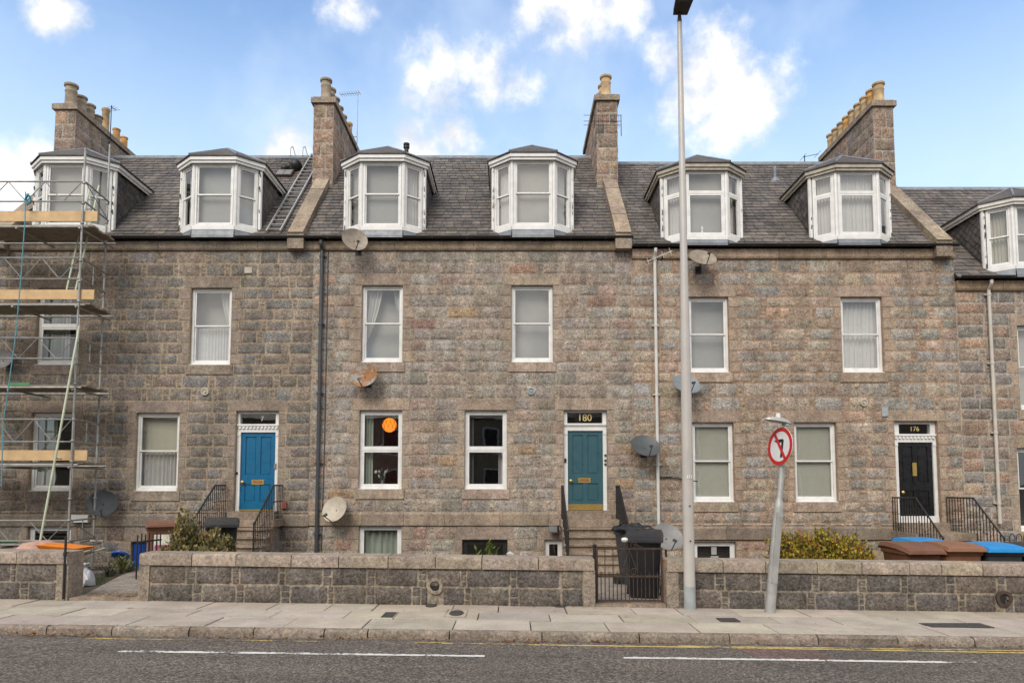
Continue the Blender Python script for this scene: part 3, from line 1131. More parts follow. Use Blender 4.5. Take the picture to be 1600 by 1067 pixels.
def make_house(name, label, x0, x1, rows, ops, pal, mortar, seed, jcol, ridge_ok=True, roofspan=None, dormers=(), cut=None, gutter=True, skews=(), flat=False):
    """rows: photo rows of the horizontal lines; ops: openings (u0, u1, v0, v1, kind)"""
    global RS
    RS = random.Random(seed)
    H = House()
    zb = -1.3
    H.root = r = thing(name, label, 'house', ((x0 + x1) / 2, YF, gz((x0 + x1) / 2, YF)))
    z_ct, z_cb = ZV(rows['cornice'][0]), ZV(rows['cornice'][1])
    bt, bb = ZV(rows['band'][0]), ZV(rows['band'][1])
    H.ops = []
    for (u0, u1, v0, v1, kind) in ops:
        vm = (v0 + v1) / 2
        H.ops.append((P(u0, vm, YF).x, P(u1, vm, YF).x, ZV(v1), ZV(v0), kind))
    holes = [o[:4] for o in H.ops]
    H.wall = w = wall_sheet(x0, x1, zb, z_ct, YF, holes, 0.26).build('front_wall', mortar, r)
    body = MB()
    yb = YF + 8.0
    body.quad((x0, YF + 0.01, zb), (x0, yb, zb), (x0, yb, z_ct), (x0, YF + 0.01, z_ct))
    body.quad((x1, yb, zb), (x1, YF + 0.01, zb), (x1, YF + 0.01, z_ct), (x1, yb, z_ct))
    body.quad((x0, yb, zb), (x1, yb, zb), (x1, yb, z_ct), (x0, yb, z_ct))
    body.quad((x0, YF + 0.3, z_ct - 0.3), (x1, YF + 0.3, z_ct - 0.3), (x1, yb, z_ct - 0.3), (x0, yb, z_ct - 0.3))
    body.quad((x0, YF, z_ct), (x1, YF, z_ct), (x1, YF + 0.31, z_ct), (x0, YF + 0.31, z_ct))
    body.build('rear_wall', mortar, r)
    face = Face((0, YF, 0), (1, 0, 0), (0, -1, 0))
    small = MB()
    # lintels and sills
    blocks = []
    LH, SH = 0.30, 0.26
    for (a, b, c, d, kind) in H.ops:
        if d > bb:
            blocks.append((a - 0.20, b + 0.20, d, d + LH))
            stone(w, face, a - 0.20, b + 0.20, d, d + LH, 'flat', jit(jcol, 0.10, RS), 0.006, name='lintel')
        elif d < bb - 0.1:
            blocks.append((a - 0.15, b + 0.15, d, bb))
            stone(w, face, a - 0.15, b + 0.15, d, bb, 'flat', jit(jcol, 0.10, RS), 0.006, name='lintel')
        if kind[0] == 'w' and c > bt:
            blocks.append((a - 0.08, b + 0.08, c - SH, c))
            stone(w, face, a - 0.08, b + 0.08, c - SH, c, 'flat', jit(jcol, 0.10, RS), 0.006, 0.02, name='sill')
        if kind[0] == 'w':
            m2 = MB().box(a + .002, b - .002, YF - 0.012, YF + 0.25, c - 0.002, c + 0.012)
            m2.build('window_ledge', 'white' if c > bt else 'concrete', w)
    # courses between fixed levels
    br = {z_cb, bt, bb, zb}
    for (a, b, c, d) in blocks:
        br |= {c, d}
    for (a, b, c, d, k) in H.ops:
        br |= {c, d}
    br = sorted(z for z in br if zb <= z <= z_cb)
    lv = [br[0]]
    for z in br[1:]:
        if z - lv[-1] < 0.06:
            continue
        n = max(1, round((z - lv[-1]) / 0.305))
        s0 = lv[-1]
        for i in range(1, n + 1):
            lv.append(s0 + (z - s0) * i / n + (RS.uniform(-.015, .015) if i < n else 0))
    cnt = 0
    for z0_, z1_ in zip(lv[:-1], lv[1:]):
        zm = (z0_ + z1_) / 2
        if bb - 0.01 < zm < bt + 0.01 or z1_ < -0.9:
            continue
        cnt += 1
        blk = sorted([(a, b, True) for (a, b, c, d, k) in H.ops if c < zm < d] + [(a, b, False) for (a, b, c, d) in blocks if c < zm < d])
        a = x0
        jl = False
        for (p, q, isop) in blk + [(x1, x1, False)]:
            fill_run(w, small, face, a, p, z0_, z1_, pal, jl, isop, jcol, cnt % 2)
            a, jl = max(a, q), isop
    small.build('pinning_stones', 'granite_small', w, smooth=True, kind='stuff')
    # base course and eaves course
    for (zl, zh, pr, nm, cc) in ((bb, bt, 0.05, 'band_stone', rows.get('bandcol', jcol)), (z_cb, z_ct, 0.09, 'cornice_stone', rows.get('cornicecol', jcol))):
        a = x0
        while x1 - a > 0.05:
            l_ = RS.uniform(0.62, 1.25) if nm == 'cornice_stone' else RS.uniform(0.85, 1.5)
            if x1 - a - l_ < 0.5:
                l_ = x1 - a
            m2 = MB()
            y_ = YF - pr + RS.uniform(-.003, .003)
            if nm == 'band_stone':
                prof = [(YF + 0.01, zl), (y_ + .01, zl), (y_, zl + .01), (y_, zh - 0.05), (y_ + 0.03, zh), (YF + 0.01, zh)]
            else:
                prof = [(YF + 0.01, zl), (y_ + 0.03, zl), (y_ + 0.01, zl + 0.03), (y_, zl + 0.05), (y_ - 0.015, zh), (YF + 0.01, zh)]
            m2.prism([(a + 0.004, y, z) for y, z in prof], (l_ - 0.008, 0, 0))
            o = m2.build(nm, 'dressed', w)
            o.color = (*jit(cc, 0.12, RS), 1)
            a += l_
    H.z_eave = z_ct + 0.06
    H.y_eave = YF - 0.16
    H.x0, H.x1 = x0, x1
    H.band = (bb, bt)
    if flat:
        MB().box(x0, x1, YF - 0.15, yb, z_ct + 0.004, z_ct + 0.12).build('flat_roof', 'lead', r)
        return H
    # roof: 45 degrees to a ridge, then down behind
    rs0, rs1 = roofspan
    H.run = 4.15
    zr = H.z_eave + H.run
    yr = H.y_eave + H.run
    L = H.run * math.sqrt(2)
    Fs = Fr((rs0, H.y_eave, H.z_eave), (1, 0, 0), (0, -1, 1), (0, 1, 1))
    wd = rs1 - rs0
    holesr = []
    for dm in dormers:
        holesr.append((dm['x'] - 0.52 - rs0, dm['x'] + 0.52 - rs0, 0.2, 3.0))
        holesr.append((dm['x'] - 0.96 - rs0, dm['x'] + 0.96 - rs0, 0.62, 2.6))
    xs = sorted({0, wd, *[h[0] for h in holesr], *[h[1] for h in holesr]})
    cs = sorted({0, L, *[h[2] for h in holesr], *[h[3] for h in holesr]})
    m2 = MB()
    for i in range(len(xs) - 1):
        for j in range(len(cs) - 1):
            ax, ac = (xs[i] + xs[i + 1]) / 2, (cs[j] + cs[j + 1]) / 2
            if any(h[0] < ax < h[1] and h[2] < ac < h[3] for h in holesr):
                continue
            m2.quad(Fs.p(xs[i], 0, cs[j]), Fs.p(xs[i + 1], 0, cs[j]), Fs.p(xs[i + 1], 0, cs[j + 1]), Fs.p(xs[i], 0, cs[j + 1]))
    m2.quad((rs0, yr, zr), (rs1, yr, zr), (rs1, yr + H.run + 0.2, H.z_eave - 0.2), (rs0, yr + H.run + 0.2, H.z_eave - 0.2))
    m2.add([(rs0, H.y_eave, H.z_eave), (rs0, yr + H.run, H.z_eave), (rs0, yr, zr)], [(0, 1, 2)])
    m2.add([(rs1, H.y_eave, H.z_eave), (rs1, yr + H.run, H.z_eave), (rs1, yr, zr)], [(0, 1, 2)])
    m2.quad((rs0, H.y_eave, H.z_eave - 0.002), (rs1, H.y_eave, H.z_eave - 0.002), (rs1, YF + 0.2, z_ct + 0.002), (rs0, YF + 0.2, z_ct + 0.002))
    H.roof = m2.build('roof', 'gutter', r)
    sl = MB()
    slates(sl, Fs, wd, L, seed=seed, skip=lambda a, c: any(h[0] + .02 < a < h[1] - .02 and h[2] < c < h[3] - .1 for h in holesr))
    sl.build('slates', 'slate', H.roof, kind='stuff')
    rdg = MB()
    x = rs0
    while x < rs1 - 0.05:
        l_ = min(0.62, rs1 - x)
        rdg.prism([(x + .004, yr - 0.13, zr - 0.10), (x + .004, yr - 0.02, zr + 0.035), (x + .004, yr + 0.02, zr + 0.035), (x + .004, yr + 0.13, zr - 0.10)], (l_ - .008, 0, 0))
        x += l_
    rdg.build('ridge', 'lead', H.roof)
    if gutter:
        gx0, gx1 = H.gut = rows.get('gut', (x0, x1))
        gm = MB()
        n = 7
        prof = [(H.y_eave - 0.075 - 0.062 * math.cos(math.pi * i / n), z_ct + 0.085 - 0.062 * math.sin(math.pi * i / n)) for i in range(n + 1)]
        prof += [(y * 0.9 + 0.1 * (H.y_eave - 0.075), z + 0.006) for y, z in reversed(prof)]
        gm.prism([(gx0, y, z) for y, z in prof], (gx1 - gx0, 0, 0))
        for k in range(int((gx1 - gx0) / 0.9)):
            xx = gx0 + 0.4 + 0.9 * k
            gm.box(xx, xx + 0.025, H.y_eave - 0.145, YF, z_ct + 0.02, z_ct + 0.04)
        gm.build('gutter', 'gutter', r)
    H.Fs, H.rs0, H.zr, H.yr = Fs, rs0, zr, yr
    return H


def skew(H, xc, z_e, w=0.40, name='skew_stone', putt=True, top=None):
    """sloping cope stones on a party wall"""
    Fk = Fr((xc - w / 2, H.y_eave - 0.02, z_e), (1, 0, 0), (0, -1, 1), (0, 1, 1))
    L = top or H.run * math.sqrt(2)
    c = 0.0
    rr = random.Random(int(xc * 100))
    while c < L - 0.05:
        l_ = min(rr.uniform(0.8, 1.15), L - c)
        m2 = MB()
        j = rr.uniform(-.008, .008)
        m2.obox(Fk, 0, w, -0.3, 0.17 + j, c + .004, c + l_ - .004)
        o = m2.build(name, 'dressed', H.roof)
        o.color = (*jit((0.37, 0.295, 0.22), 0.15, rr), 1)
        c += l_
    if putt:
        m2 = MB().box(xc - w / 2 - 0.01, xc + w / 2 + 0.01, H.y_eave - 0.10, YF + 0.1, z_e - 0.30, z_e + 0.10)
        o = m2.build('skew_putt', 'dressed', H.roof)
        o.color = (0.33, 0.265, 0.2, 1)


def pot(mb, x, y, z, h, r, style=0):
    prof = [(r * 1.22, 0), (r * 1.22, 0.06), (r * 1.0, 0.09), (r * 0.95, h * 0.62), (r * 1.05, h * 0.66), (r * 1.05, h * 0.70), (r * 0.95, h * 0.73), (r * 0.97, h * 0.86), (r * 1.2, h * 0.89), (r * 1.22, h * 0.97), (r * 1.05, h), (r * 0.75, h), (r * 0.72, h - 0.2)]
    if style == 1:
        prof = [(r * 1.1, 0), (r * 0.98, 0.05), (r * 0.92, h * 0.9), (r * 1.08, h * 0.92), (r * 1.08, h), (r * 0.75, h), (r * 0.72, h - 0.2)]
    return mb.lathe(prof, Fr((x, y, z)), 14)


def chimney(H, xc, y0, y1, w, zbase, ztop, pots, seed, zbase2=None, pal=PAL_CH):
    """stack of granite blocks with a cap and a row of pots; pots: (fraction along, height, radius, style, mat)"""
    global RS
    RS = random.Random(seed)
    core = MB().box(xc - w / 2 + .004, xc + w / 2 - .004, y0 + .004, y1 - .004, zbase - 0.5, ztop - 0.01).build('chimney', 'mortar_d', H.root)
    faces = [(Face((xc, y0, 0), (1, 0, 0), (0, -1, 0)), -w / 2, w / 2),
             (Face((xc + w / 2, (y0 + y1) / 2, 0), (0, 1, 0), (1, 0, 0)), -(y1 - y0) / 2, (y1 - y0) / 2),
             (Face((xc - w / 2, (y0 + y1) / 2, 0), (0, -1, 0), (-1, 0, 0)), -(y1 - y0) / 2, (y1 - y0) / 2)]
    for k, (fc, a0, a1) in enumerate(faces):
        z = zbase - 0.25
        i = 0
        while z < ztop - 0.02:
            h = RS.uniform(0.33, 0.44)
            if ztop - z - h < 0.25:
                h = ztop - z
            a = a0
            while a1 - a > 0.02:
                l_ = RS.uniform(0.4, 0.8)
                if k == 0:
                    l_ = (a1 - a0) * (0.62 if i % 2 else 0.38) if a == a0 else a1 - a
                if i % 3 == 2 and k == 0:
                    l_ = a1 - a
                if a1 - a - l_ < 0.2:
                    l_ = a1 - a
                stone(core, fc, a, a + l_, z, z + h, 'rough' if k else 'rough', jit(wpick(pal), 0.16, RS), 0.014)
                a += l_
            z += h
            i += 1
    m2 = MB()
    e = 0.07
    m2.box(xc - w / 2 - e, xc + w / 2 + e, y0 - e, y1 + e, ztop, ztop + 0.16)
    m2.box(xc - w / 2 - e + .05, xc + w / 2 + e - .05, y0 - e + .05, y1 + e - .05, ztop + 0.16, ztop + 0.20)
    o = m2.build('chimney_cap', 'dressed', core)
    o.color = (0.36, 0.29, 0.22, 1)
    # lead flashing where the stack leaves the roof
    for (fr_, h, r_, st, mt) in pots:
        y = y0 + 0.22 + fr_ * (y1 - y0 - 0.44)
        pot(MB(), xc, y, ztop + 0.19, h, r_, st).build('chimney_pot', mt, core, smooth=True)
    return core


def dormer(H, xc, v_bot, v_top, style, white='white', fascia_mat='white', ratio=None, sidestyle=None, seed=0, broken=False):
    """canted bay dormer standing near the eaves"""
    y0 = H.y_eave - 0.09
    fl, ct, cd = 1.09, 0.50, 0.40
    zb, zt = P(800, v_bot, y0).z, P(800, v_top, y0).z
    pts = [(-fl / 2 - ct, cd), (-fl / 2, 0), (fl / 2, 0), (fl / 2 + ct, cd)]
    W = [Vector((xc + px, y0 + py, 0)) for px, py in pts]
    roofz = lambda y: H.z_eave + (y - H.y_eave)
    yt = H.y_eave + (zt - H.z_eave)           # where the eaves of the dormer meet the main roof
    # body: posts, head and sill of the bay
    body = MB()
    for p in W:
        body.tube((p.x, p.y + 0.03, zb), (p.x, p.y + 0.03, zt + 0.03), 0.052, 0.052, 8)
    for a, b in zip(W[:-1], W[1:]):
        d = (b - a)
        n = Vector((d.y, -d.x, 0)).normalized()
        Fb = Fr((a.x, a.y, zb), d, -n, (0, 0, 1))
        body.obox(Fb, 0, d.length, -0.03, 0.1, -0.07, 0.03)
        body.obox(Fb, 0, d.length, 0.0, 0.1, zt - zb - 0.05, zt - zb + 0.02)
    D = body.build('dormer', white, H.root)
    D_panes = []
    for i, (a, b) in enumerate(zip(W[:-1], W[1:])):
        d = b - a
        l_ = d.length
        n = Vector((d.y, -d.x, 0)).normalized()
        m_ = 0.05
        Fb = Fr(a + d.normalized() * m_ + Vector((0, 0, zb + 0.03)), d, -n, (0, 0, 1))
        st = style if i == 1 else (sidestyle or style)
        fr, sa, pa = panel_window(Fb, l_ - 2 * m_, zt - zb - 0.08, st, 0.042 if i == 1 else 0.055)
        fr.build('window_frame', white, D)
        for q in sa:
            q.build('sash', white, D)
        for q in pa:
            q.build('pane', 'glass', D)
    # lead apron
    ap = MB()
    for a, b in zip(W[:-1], W[1:]):
        d = (b - a).normalized()
        n = Vector((d.y, -d.x, 0))
        q = [a + n * 0.02, b + n * 0.02, b + n * 0.05, a + n * 0.05]
        zs = [zb - 0.07, zb - 0.07, None, None]
        lo = [max(min(roofz(p.y), zb - 0.08) - 0.02, H.z_eave - 0.02) for p in (b, a)]
        ap.quad((q[3].x, q[3].y, lo[1]), (q[2].x, q[2].y, lo[0]), (q[1].x, q[1].y, zb - 0.068), (q[0].x, q[0].y, zb - 0.068))
    o = ap.build('lead_apron', 'lead', D)
    # cheeks
    for s, p in ((-1, W[0]), (1, W[3])):
        m2 = MB()
        x = p.x
        poly = [(x, p.y, roofz(p.y) - 0.1), (x, yt + 0.05, zt), (x, p.y, zt)]
        m2.prism([(q[0] - s * 0.10, q[1], q[2]) for q in poly], (s * 0.095, 0, 0))
        ck = m2.build('cheek', 'gutter', D)
        Fc = Fr((x, p.y, roofz(p.y) - 0.3), (0, 1, 1), (s, 0, 0), (0, -1, 1))

        def inside(a, c, p=p):
            yy = p.y + (a - c) / math.sqrt(2)
            zz = roofz(p.y) - 0.3 + (a + c) / math.sqrt(2)
            return yy > p.y + 0.02 and zz < zt - 0.03 and zz > roofz(yy) - 0.02
        sl = MB()
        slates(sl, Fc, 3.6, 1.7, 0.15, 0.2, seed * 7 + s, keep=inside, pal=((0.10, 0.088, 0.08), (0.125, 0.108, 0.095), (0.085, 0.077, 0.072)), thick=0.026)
        # trim strip at the front edge and slates cut to the edge
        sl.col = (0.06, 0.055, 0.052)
        sl.build('cheek_slates', 'slate', D, kind='stuff')
        MB().box(min(x, x + s * 0.03), max(x, x + s * 0.03), p.y - 0.02, p.y + 0.10, roofz(p.y) - 0.05, zt).build('corner_board', white, D)
    # roof with overhanging eaves
    ov = 0.13
    E = []
    cc = ov * math.tan(math.pi / 8)
    E = [Vector((xc - fl / 2 - ct - ov, y0 + cd - cc * 0.2, zt)), Vector((xc - fl / 2 - cc, y0 - ov, zt)), Vector((xc + fl / 2 + cc, y0 - ov, zt)), Vector((xc + fl / 2 + ct + ov, y0 + cd - cc * 0.2, zt))]
    yb_ = yt + 0.12
    EB = [Vector((E[0].x, yb_, zt)), Vector((E[3].x, yb_, zt))]
    rise = 0.60
    up = Vector((0, 0, 0.115))
    A = Vector((xc, y0 + 0.78, zt + 0.115 + rise))
    AB = Vector((xc, H.y_eave + (A.z - H.z_eave) + 0.1, A.z))
    loop = [EB[0], E[0], E[1], E[2], E[3], EB[1]]
    # fascia boards
    fb = MB()
    for a, b in zip(loop[:-1], loop[1:]):
        d = (b - a)
        n = Vector((d.y, -d.x, 0)).normalized()
        Ff = Fr(a, d, -n, (0, 0, 1))
        fb.obox(Ff, 0, d.length, 0.0, 0.03, 0.02, 0.115)
        fb.obox(Ff, 0.02, d.length - 0.02, 0.035, 0.06, -0.05, 0.03)
    fb.add([p + Vector((0, 0, 0.018)) for p in loop], [tuple(range(5, -1, -1))])
    fb.build('fascia', fascia_mat, D)
    rf = MB()
    t = Vector((0, 0, 0.03))
    lo = [p + up + (p - Vector((xc, p.y if k in (0, 5) else y0 + 0.78, zt))).normalized() * 0.035 for k, p in enumerate(loop)]
    hi = [p + t for p in lo]
    rf.col = (0.10, 0.085, 0.075)
    rf.add(lo + hi, [(i, i + 1, i + 7, i + 6) for i in range(5)])
    rf.add([hi[2], hi[3], A + t], [(0, 1, 2)])
    rf.add([hi[1], hi[2], A + t], [(0, 1, 2)])
    rf.add([hi[3], hi[4], A + t], [(0, 1, 2)])
    rf.add([hi[0], hi[1], A + t, AB + t], [(0, 1, 2, 3)])
    rf.add([hi[4], hi[5], AB + t, A + t], [(0, 1, 2, 3)])
    rf.build('dormer_roof', 'slate', D)
    hp = MB()
    for k in (1, 2, 3, 4):
        hp.tube(hi[k] + Vector((0, 0, .01)), A + t, 0.028, 0.03, 6)
    hp.tube(A + t, AB + t, 0.03, 0.03, 6)
    hp.build('lead_hips', 'lead', D)
    # ceiling, floor and back of the bay inside
    rm = MB()
    rm.quad((W[0].x + .1, W[0].y, zt - 0.01), (W[3].x - .1, W[3].y, zt - 0.01), (W[3].x - .1, yt + 1.2, zt - 0.01), (W[0].x + .1, yt + 1.2, zt - 0.01))
    rm.quad((W[1].x, W[1].y + .1, zt - 0.01), (W[2].x, W[2].y + .1, zt - 0.01), (W[3].x - .1, W[3].y, zt - 0.01), (W[0].x + .1, W[0].y, zt - 0.01))
    rm.quad((W[0].x, yt + 1.2, zb - 1.2), (W[3].x, yt + 1.2, zb - 1.2), (W[3].x, yt + 1.2, zt), (W[0].x, yt + 1.2, zt))
    rm.build('attic_ceiling', 'room_pale', D)
    D['zb'], D['zt'] = zb, zt
    del D['zb'], D['zt']
    return dict(W=W, zb=zb, zt=zt)


A_JC = (0.319, 0.260, 0.208)
B_JC = (0.416, 0.326, 0.253)
C_JC = (0.426, 0.326, 0.246)
DX = lambda u: P(u, 310, YF - 0.25).x
DORM_A = [dict(x=DX(101)), dict(x=DX(334.5))]
DORM_B = [dict(x=DX(597)), dict(x=DX(833))]
DORM_C = [dict(x=DX(1102.5)), dict(x=DX(1339.5))]
DORM_D = [dict(x=DX(1614))]

HA = make_house('granite_house', 'grey granite terraced house with bright blue door, partly scaffolded', XA0, XAB,
                dict(cornice=(379, 392), band=(803, 822), bandcol=(0.265, 0.222, 0.18), cornicecol=(0.32, 0.262, 0.205)),
                [(57, 124, 450, 570, 'w'), (297, 361, 450, 570, 'w'), (47, 115, 645, 767, 'w'), (211, 279, 645, 767, 'w'), (367, 434, 642, 799, 'd'),
                 (42, 110, 822, 880, 'wb'), (203, 228, 846, 930, 'db')],
                PAL_A, 'mortar_a', 31, A_JC, roofspan=(X_CH[0], X_CH[1]), dormers=DORM_A)
HB = make_house('granite_house', 'brown granite terraced house with teal door numbered 180', XAB, XBC,
                dict(cornice=(379, 392), band=(800, 821), bandcol=(0.36, 0.285, 0.215), cornicecol=(0.43, 0.335, 0.24)),
                [(565, 629, 446, 566, 'w'), (799, 864, 446, 566, 'w'), (561, 628, 641, 764, 'w'), (726, 792, 641, 764, 'w'), (881, 949, 641, 798, 'd'),
                 (560, 627, 821, 880, 'wb'), (722, 793, 843, 900, 'wb'), (851, 879, 843, 880, 'wb')],
                PAL_B, 'mortar_b', 32, B_JC, roofspan=(X_CH[1], X_CH[2]), dormers=DORM_B)
HC = make_house('granite_house', 'pinkish granite terraced house with black door numbered 176', XBC, XCD,
                dict(cornice=(391, 405), band=(822, 843), bandcol=(0.27, 0.215, 0.165), cornicecol=(0.45, 0.335, 0.235)),
                [(1076, 1139, 464, 582, 'w'), (1315, 1380, 464, 582, 'w'), (1082, 1147, 660, 784, 'w'), (1242, 1308, 660, 784, 'w'), (1400, 1468, 658, 817, 'd'),
                 (1084, 1150, 846, 900, 'wb'), (1384, 1446, 860, 900, 'wb')],
                PAL_C, 'mortar_c', 33, C_JC, roofspan=(X_CH[2], X_CH[3]), dormers=DORM_C)
HD = make_house('granite_house', 'granite terraced house set lower beyond the pale downpipe', XCD, 20.0,
                dict(cornice=(440, 455), band=(850, 872), cornicecol=(0.36, 0.26, 0.17)),
                [(1592, 1657, 509, 640, 'w'), (1592, 1657, 700, 830, 'w'), (1690, 1750, 509, 640, 'w')],
                PAL_D, 'mortar_d', 34, C_JC, roofspan=(XCD - 0.01, 20.0), dormers=DORM_D)
HE = make_house('granite_house', 'sliver of granite house at the scaffold end of the terrace', -18.5, XA0,
                dict(cornice=(390, 403), band=(803, 822)), [(u, u + 65, v, v + 120, 'w') for u in (-130, -290) for v in (450, 645)], PAL_A, 'mortar_a', 35, A_JC, flat=True)

# the terrace across the road, seen only mirrored in the windows
op_ = thing('granite_house', 'plain granite terrace standing across the road', 'house', (0, -13, 0))
MB().box(-32, 32, -22, -13, -1.2, 6.4).build('wall', 'mortar_a', op_)
MB().prism([(-32, -12.8, 6.4), (-32, -22.2, 6.4), (-32, -17.5, 8.6)], (64, 0, 0)).build('roof', 'gutter', op_)
m2 = MB()
for k in range(18):
    for z in (1.0, 3.9):
        wx = -30 + 3.5 * k
        MB().box(wx, wx + 1.1, -13.02, -12.97, z, z + 1.9).build('window', 'white', op_)
        m2.box(wx + .1, wx + 1.0, -12.968, -12.96, z + .1, z + 1.8)
m2.build('window_panes', 'black_sign', op_, kind='stuff')
# party wall copes
skew(HA, X_CH[0], HA.z_eave)
skew(HA, X_CH[1], HA.z_eave)
skew(HB, X_CH[2] + 0.06, HB.z_eave)
skew(HC, X_CH[3] + 0.13, HC.z_eave)

B_, O_, G_ = 'pot_buff', 'pot_orange', 'pot_grey'
chimney(HA, X_CH[0], 20.7, 24.1, 0.62, HA.z_eave + 2.0, P(100, 172, 20.7).z, [(0, .72, .165, 0, G_), (.17, .62, .15, 0, G_), (.32, .6, .15, 0, G_), (.46, .45, .15, 0, G_), (.62, .95, .12, 1, B_), (.84, .6, .12, 1, O_), (1.0, .55, .12, 1, O_)], 41)
chimney(HA, X_CH[1], 20.6, 24.0, 0.60, HA.z_eave + 2.0, P(505, 162, 20.6).z, [(i / 6, .68 - .02 * i, .15, 0, G_ if i < 4 else B_) for i in range(6)] + [(1.0, .85, .13, 1, O_)], 42)
chimney(HB, X_CH[2], 20.6, 24.0, 0.62, HB.z_eave + 2.0, P(945, 158, 20.6).z, [(i / 6, .70, .15, 0, B_ if i else B_) for i in range(7)], 43)
chimney(HC, X_CH[3], 20.6, 24.2, 0.60, HC.z_eave + 2.0, P(1380, 167, 20.6).z, [(i / 8, .66, .15, 0, O_ if i % 4 == 1 else B_) for i in range(9)], 44)

dA1 = dormer(HA, DORM_A[0]['x'], 355, 254, 'sash', seed=1)
dA2 = dormer(HA, DORM_A[1]['x'], 355, 254, 'sash', seed=2)
dB1 = dormer(HB, DORM_B[0]['x'], 356, 251, 'sash', seed=3)
dB2 = dormer(HB, DORM_B[1]['x'], 355, 249, 'sash', seed=4)
dC1 = dormer(HC, DORM_C[0]['x'], 371, 265, 'top', fascia_mat='cream_wood', seed=5)
dC2 = dormer(HC, DORM_C[1]['x'], 370, 266, 'top', fascia_mat='cream_wood', seed=6)
dD1 = dormer(HD, DORM_D[0]['x'], 416, 318, 'sash', fascia_mat='white_old', seed=7)

# ------------------------------------------------------------------ windows and rooms of the facades


def facade_windows(H, styles):
    out = []
    i = 0
    for (a, b, c, d, kind) in H.ops:
        if kind[0] != 'w':
            out.append(None)
            continue
        st, mat, room = styles[i]
        i += 1
        Fb = Fr((a + .004, YF + 0.09, c + 0.012), (1, 0, 0), (0, 1, 0), (0, 0, 1))
        fr, sa, pa = panel_window(Fb, b - a - .008, d - c - .014, st, 0.06 if kind == 'w' else 0.07)
        w = fr.build('window', mat, H.root)
        for q in sa:
            q.build('sash', mat, w)
        for q in pa:
            q.build('pane', 'glass_dark' if room == 'room_dark' else 'glass', w)
        rm = MB()
        x0, x1, y0, y1, z0, z1 = a - 0.55, b + 0.55, YF + 0.245, YF + 3.2, c - 0.7, d + 0.35
        rm.quad((x0, y1, z0), (x1, y1, z0), (x1, y1, z1), (x0, y1, z1))
        rm.quad((x0, y0, z0), (x0, y1, z0), (x0, y1, z1), (x0, y0, z1))
        rm.quad((x1, y1, z0), (x1, y0, z0), (x1, y0, z1), (x1, y1, z1))
        rm.quad((x0, y0, z1), (x1, y0, z1), (x1, y1, z1), (x0, y1, z1))
        rm.quad((x0, y0, z0), (x1, y0, z0), (x1, y1, z0), (x0, y1, z0))
        for (p, q, s_, t_) in ((x0, a, z0, z1), (b, x1, z0, z1), (a, b, z0, c), (a, b, d, z1)):
            rm.quad((p, y0, s_), (q, y0, s_), (q, y0, t_), (p, y0, t_))
        rm.build('room', room, H.root)
        out.append((a, b, c, d))
    return out


WP = 'room_pale'
wA = facade_windows(HA, [('two', 'white', 'room_dark'), ('sash', 'white', WP), ('sash', 'white', 'room_dark'), ('sash', 'white', WP), ('one', 'white', 'room_dark')])
wB = facade_windows(HB, [('sash', 'white', WP), ('sash', 'white', WP), ('two', 'white', 'room_brown'), ('two', 'white', 'room_dark'), ('one', 'white', WP), ('one', 'black_iron', 'room_dark'), ('one', 'white', 'room_dark')])
wC = facade_windows(HC, [('sash', 'white', WP), ('sash', 'white', WP), ('sash', 'white', WP), ('sash', 'white', WP), ('one', 'white', 'room_dark'), ('one', 'white', 'room_dark')])
wE = facade_windows(HE, [('sash', 'white', WP)] * 4)
wD = facade_windows(HD, [('sash', 'white', WP), ('sash', 'white', WP), ('sash', 'white', WP)])


def curtain(x0, x1, z0, z1, y, mat, label, taper=None, amp=0.035, per=0.11, seed=0, cat='curtain', name='curtain'):
    """hanging pleated cloth; taper: (x0, x1) at the bottom"""
    r = random.Random(seed)
    n = max(8, int((x1 - x0) / per * 6))
    m2 = MB()
    b0, b1 = taper or (x0, x1)
    ph = r.uniform(0, 6)
    rowsn = 6 if taper else 2
    for j in range(rowsn + 1):
        k = j / rowsn
        kk = k ** 1.6
        for i in range(n + 1):
            t = i / n
            x = (x0 + (x1 - x0) * t) * (1 - kk) + (b0 + (b1 - b0) * t) * kk
            m2.v.append((x, y + amp * math.sin(t * (x1 - x0) / per * 2 * math.pi + ph + math.sin(t * 9)), z1 + (z0 - z1) * k))
    for j in range(rowsn):
        for i in range(n):
            a = j * (n + 1) + i
            m2.f.append((a, a + 1, a + n + 2, a + n + 1))
            m2.c.append((1, 1, 1))
    return tag(m2.build(name, mat, smooth=True), label, cat)


def roller(x0, x1, z0, z1, y, mat, label, F_=None):
    m2 = MB()
    if F_ is None:
        F_ = Fr((x0, y, 0))
        x1 -= x0
        x0 = 0
    m2.obox(F_, x0, x1, 0, 0.006, z0, z1)
    m2.obox(F_, x0, x1, -0.006, 0.012, z0 - 0.02, z0)
    return tag(m2.build('blind_or_tone_sheet', mat), label, 'blind')


def venetian(x0, x1, z0, z1, y, mat, label, gap=0.036):
    m2 = MB()
    z = z0
    while z < z1:
        m2.hull8([(x0, y, z), (x1, y, z), (x1, y + 0.014, z + 0.027), (x0, y + 0.014, z + 0.027), (x0, y - .001, z + 0.001), (x1, y - .001, z + 0.001), (x1, y + 0.013, z + 0.028), (x0, y + 0.013, z + 0.028)])
        z += gap * 0.62
    m2.box(x0, x1, y - 0.005, y + 0.03, z1 - 0.03, z1)
    o = m2.build('venetian_blind', mat)
    return tag(o, label, 'blind')


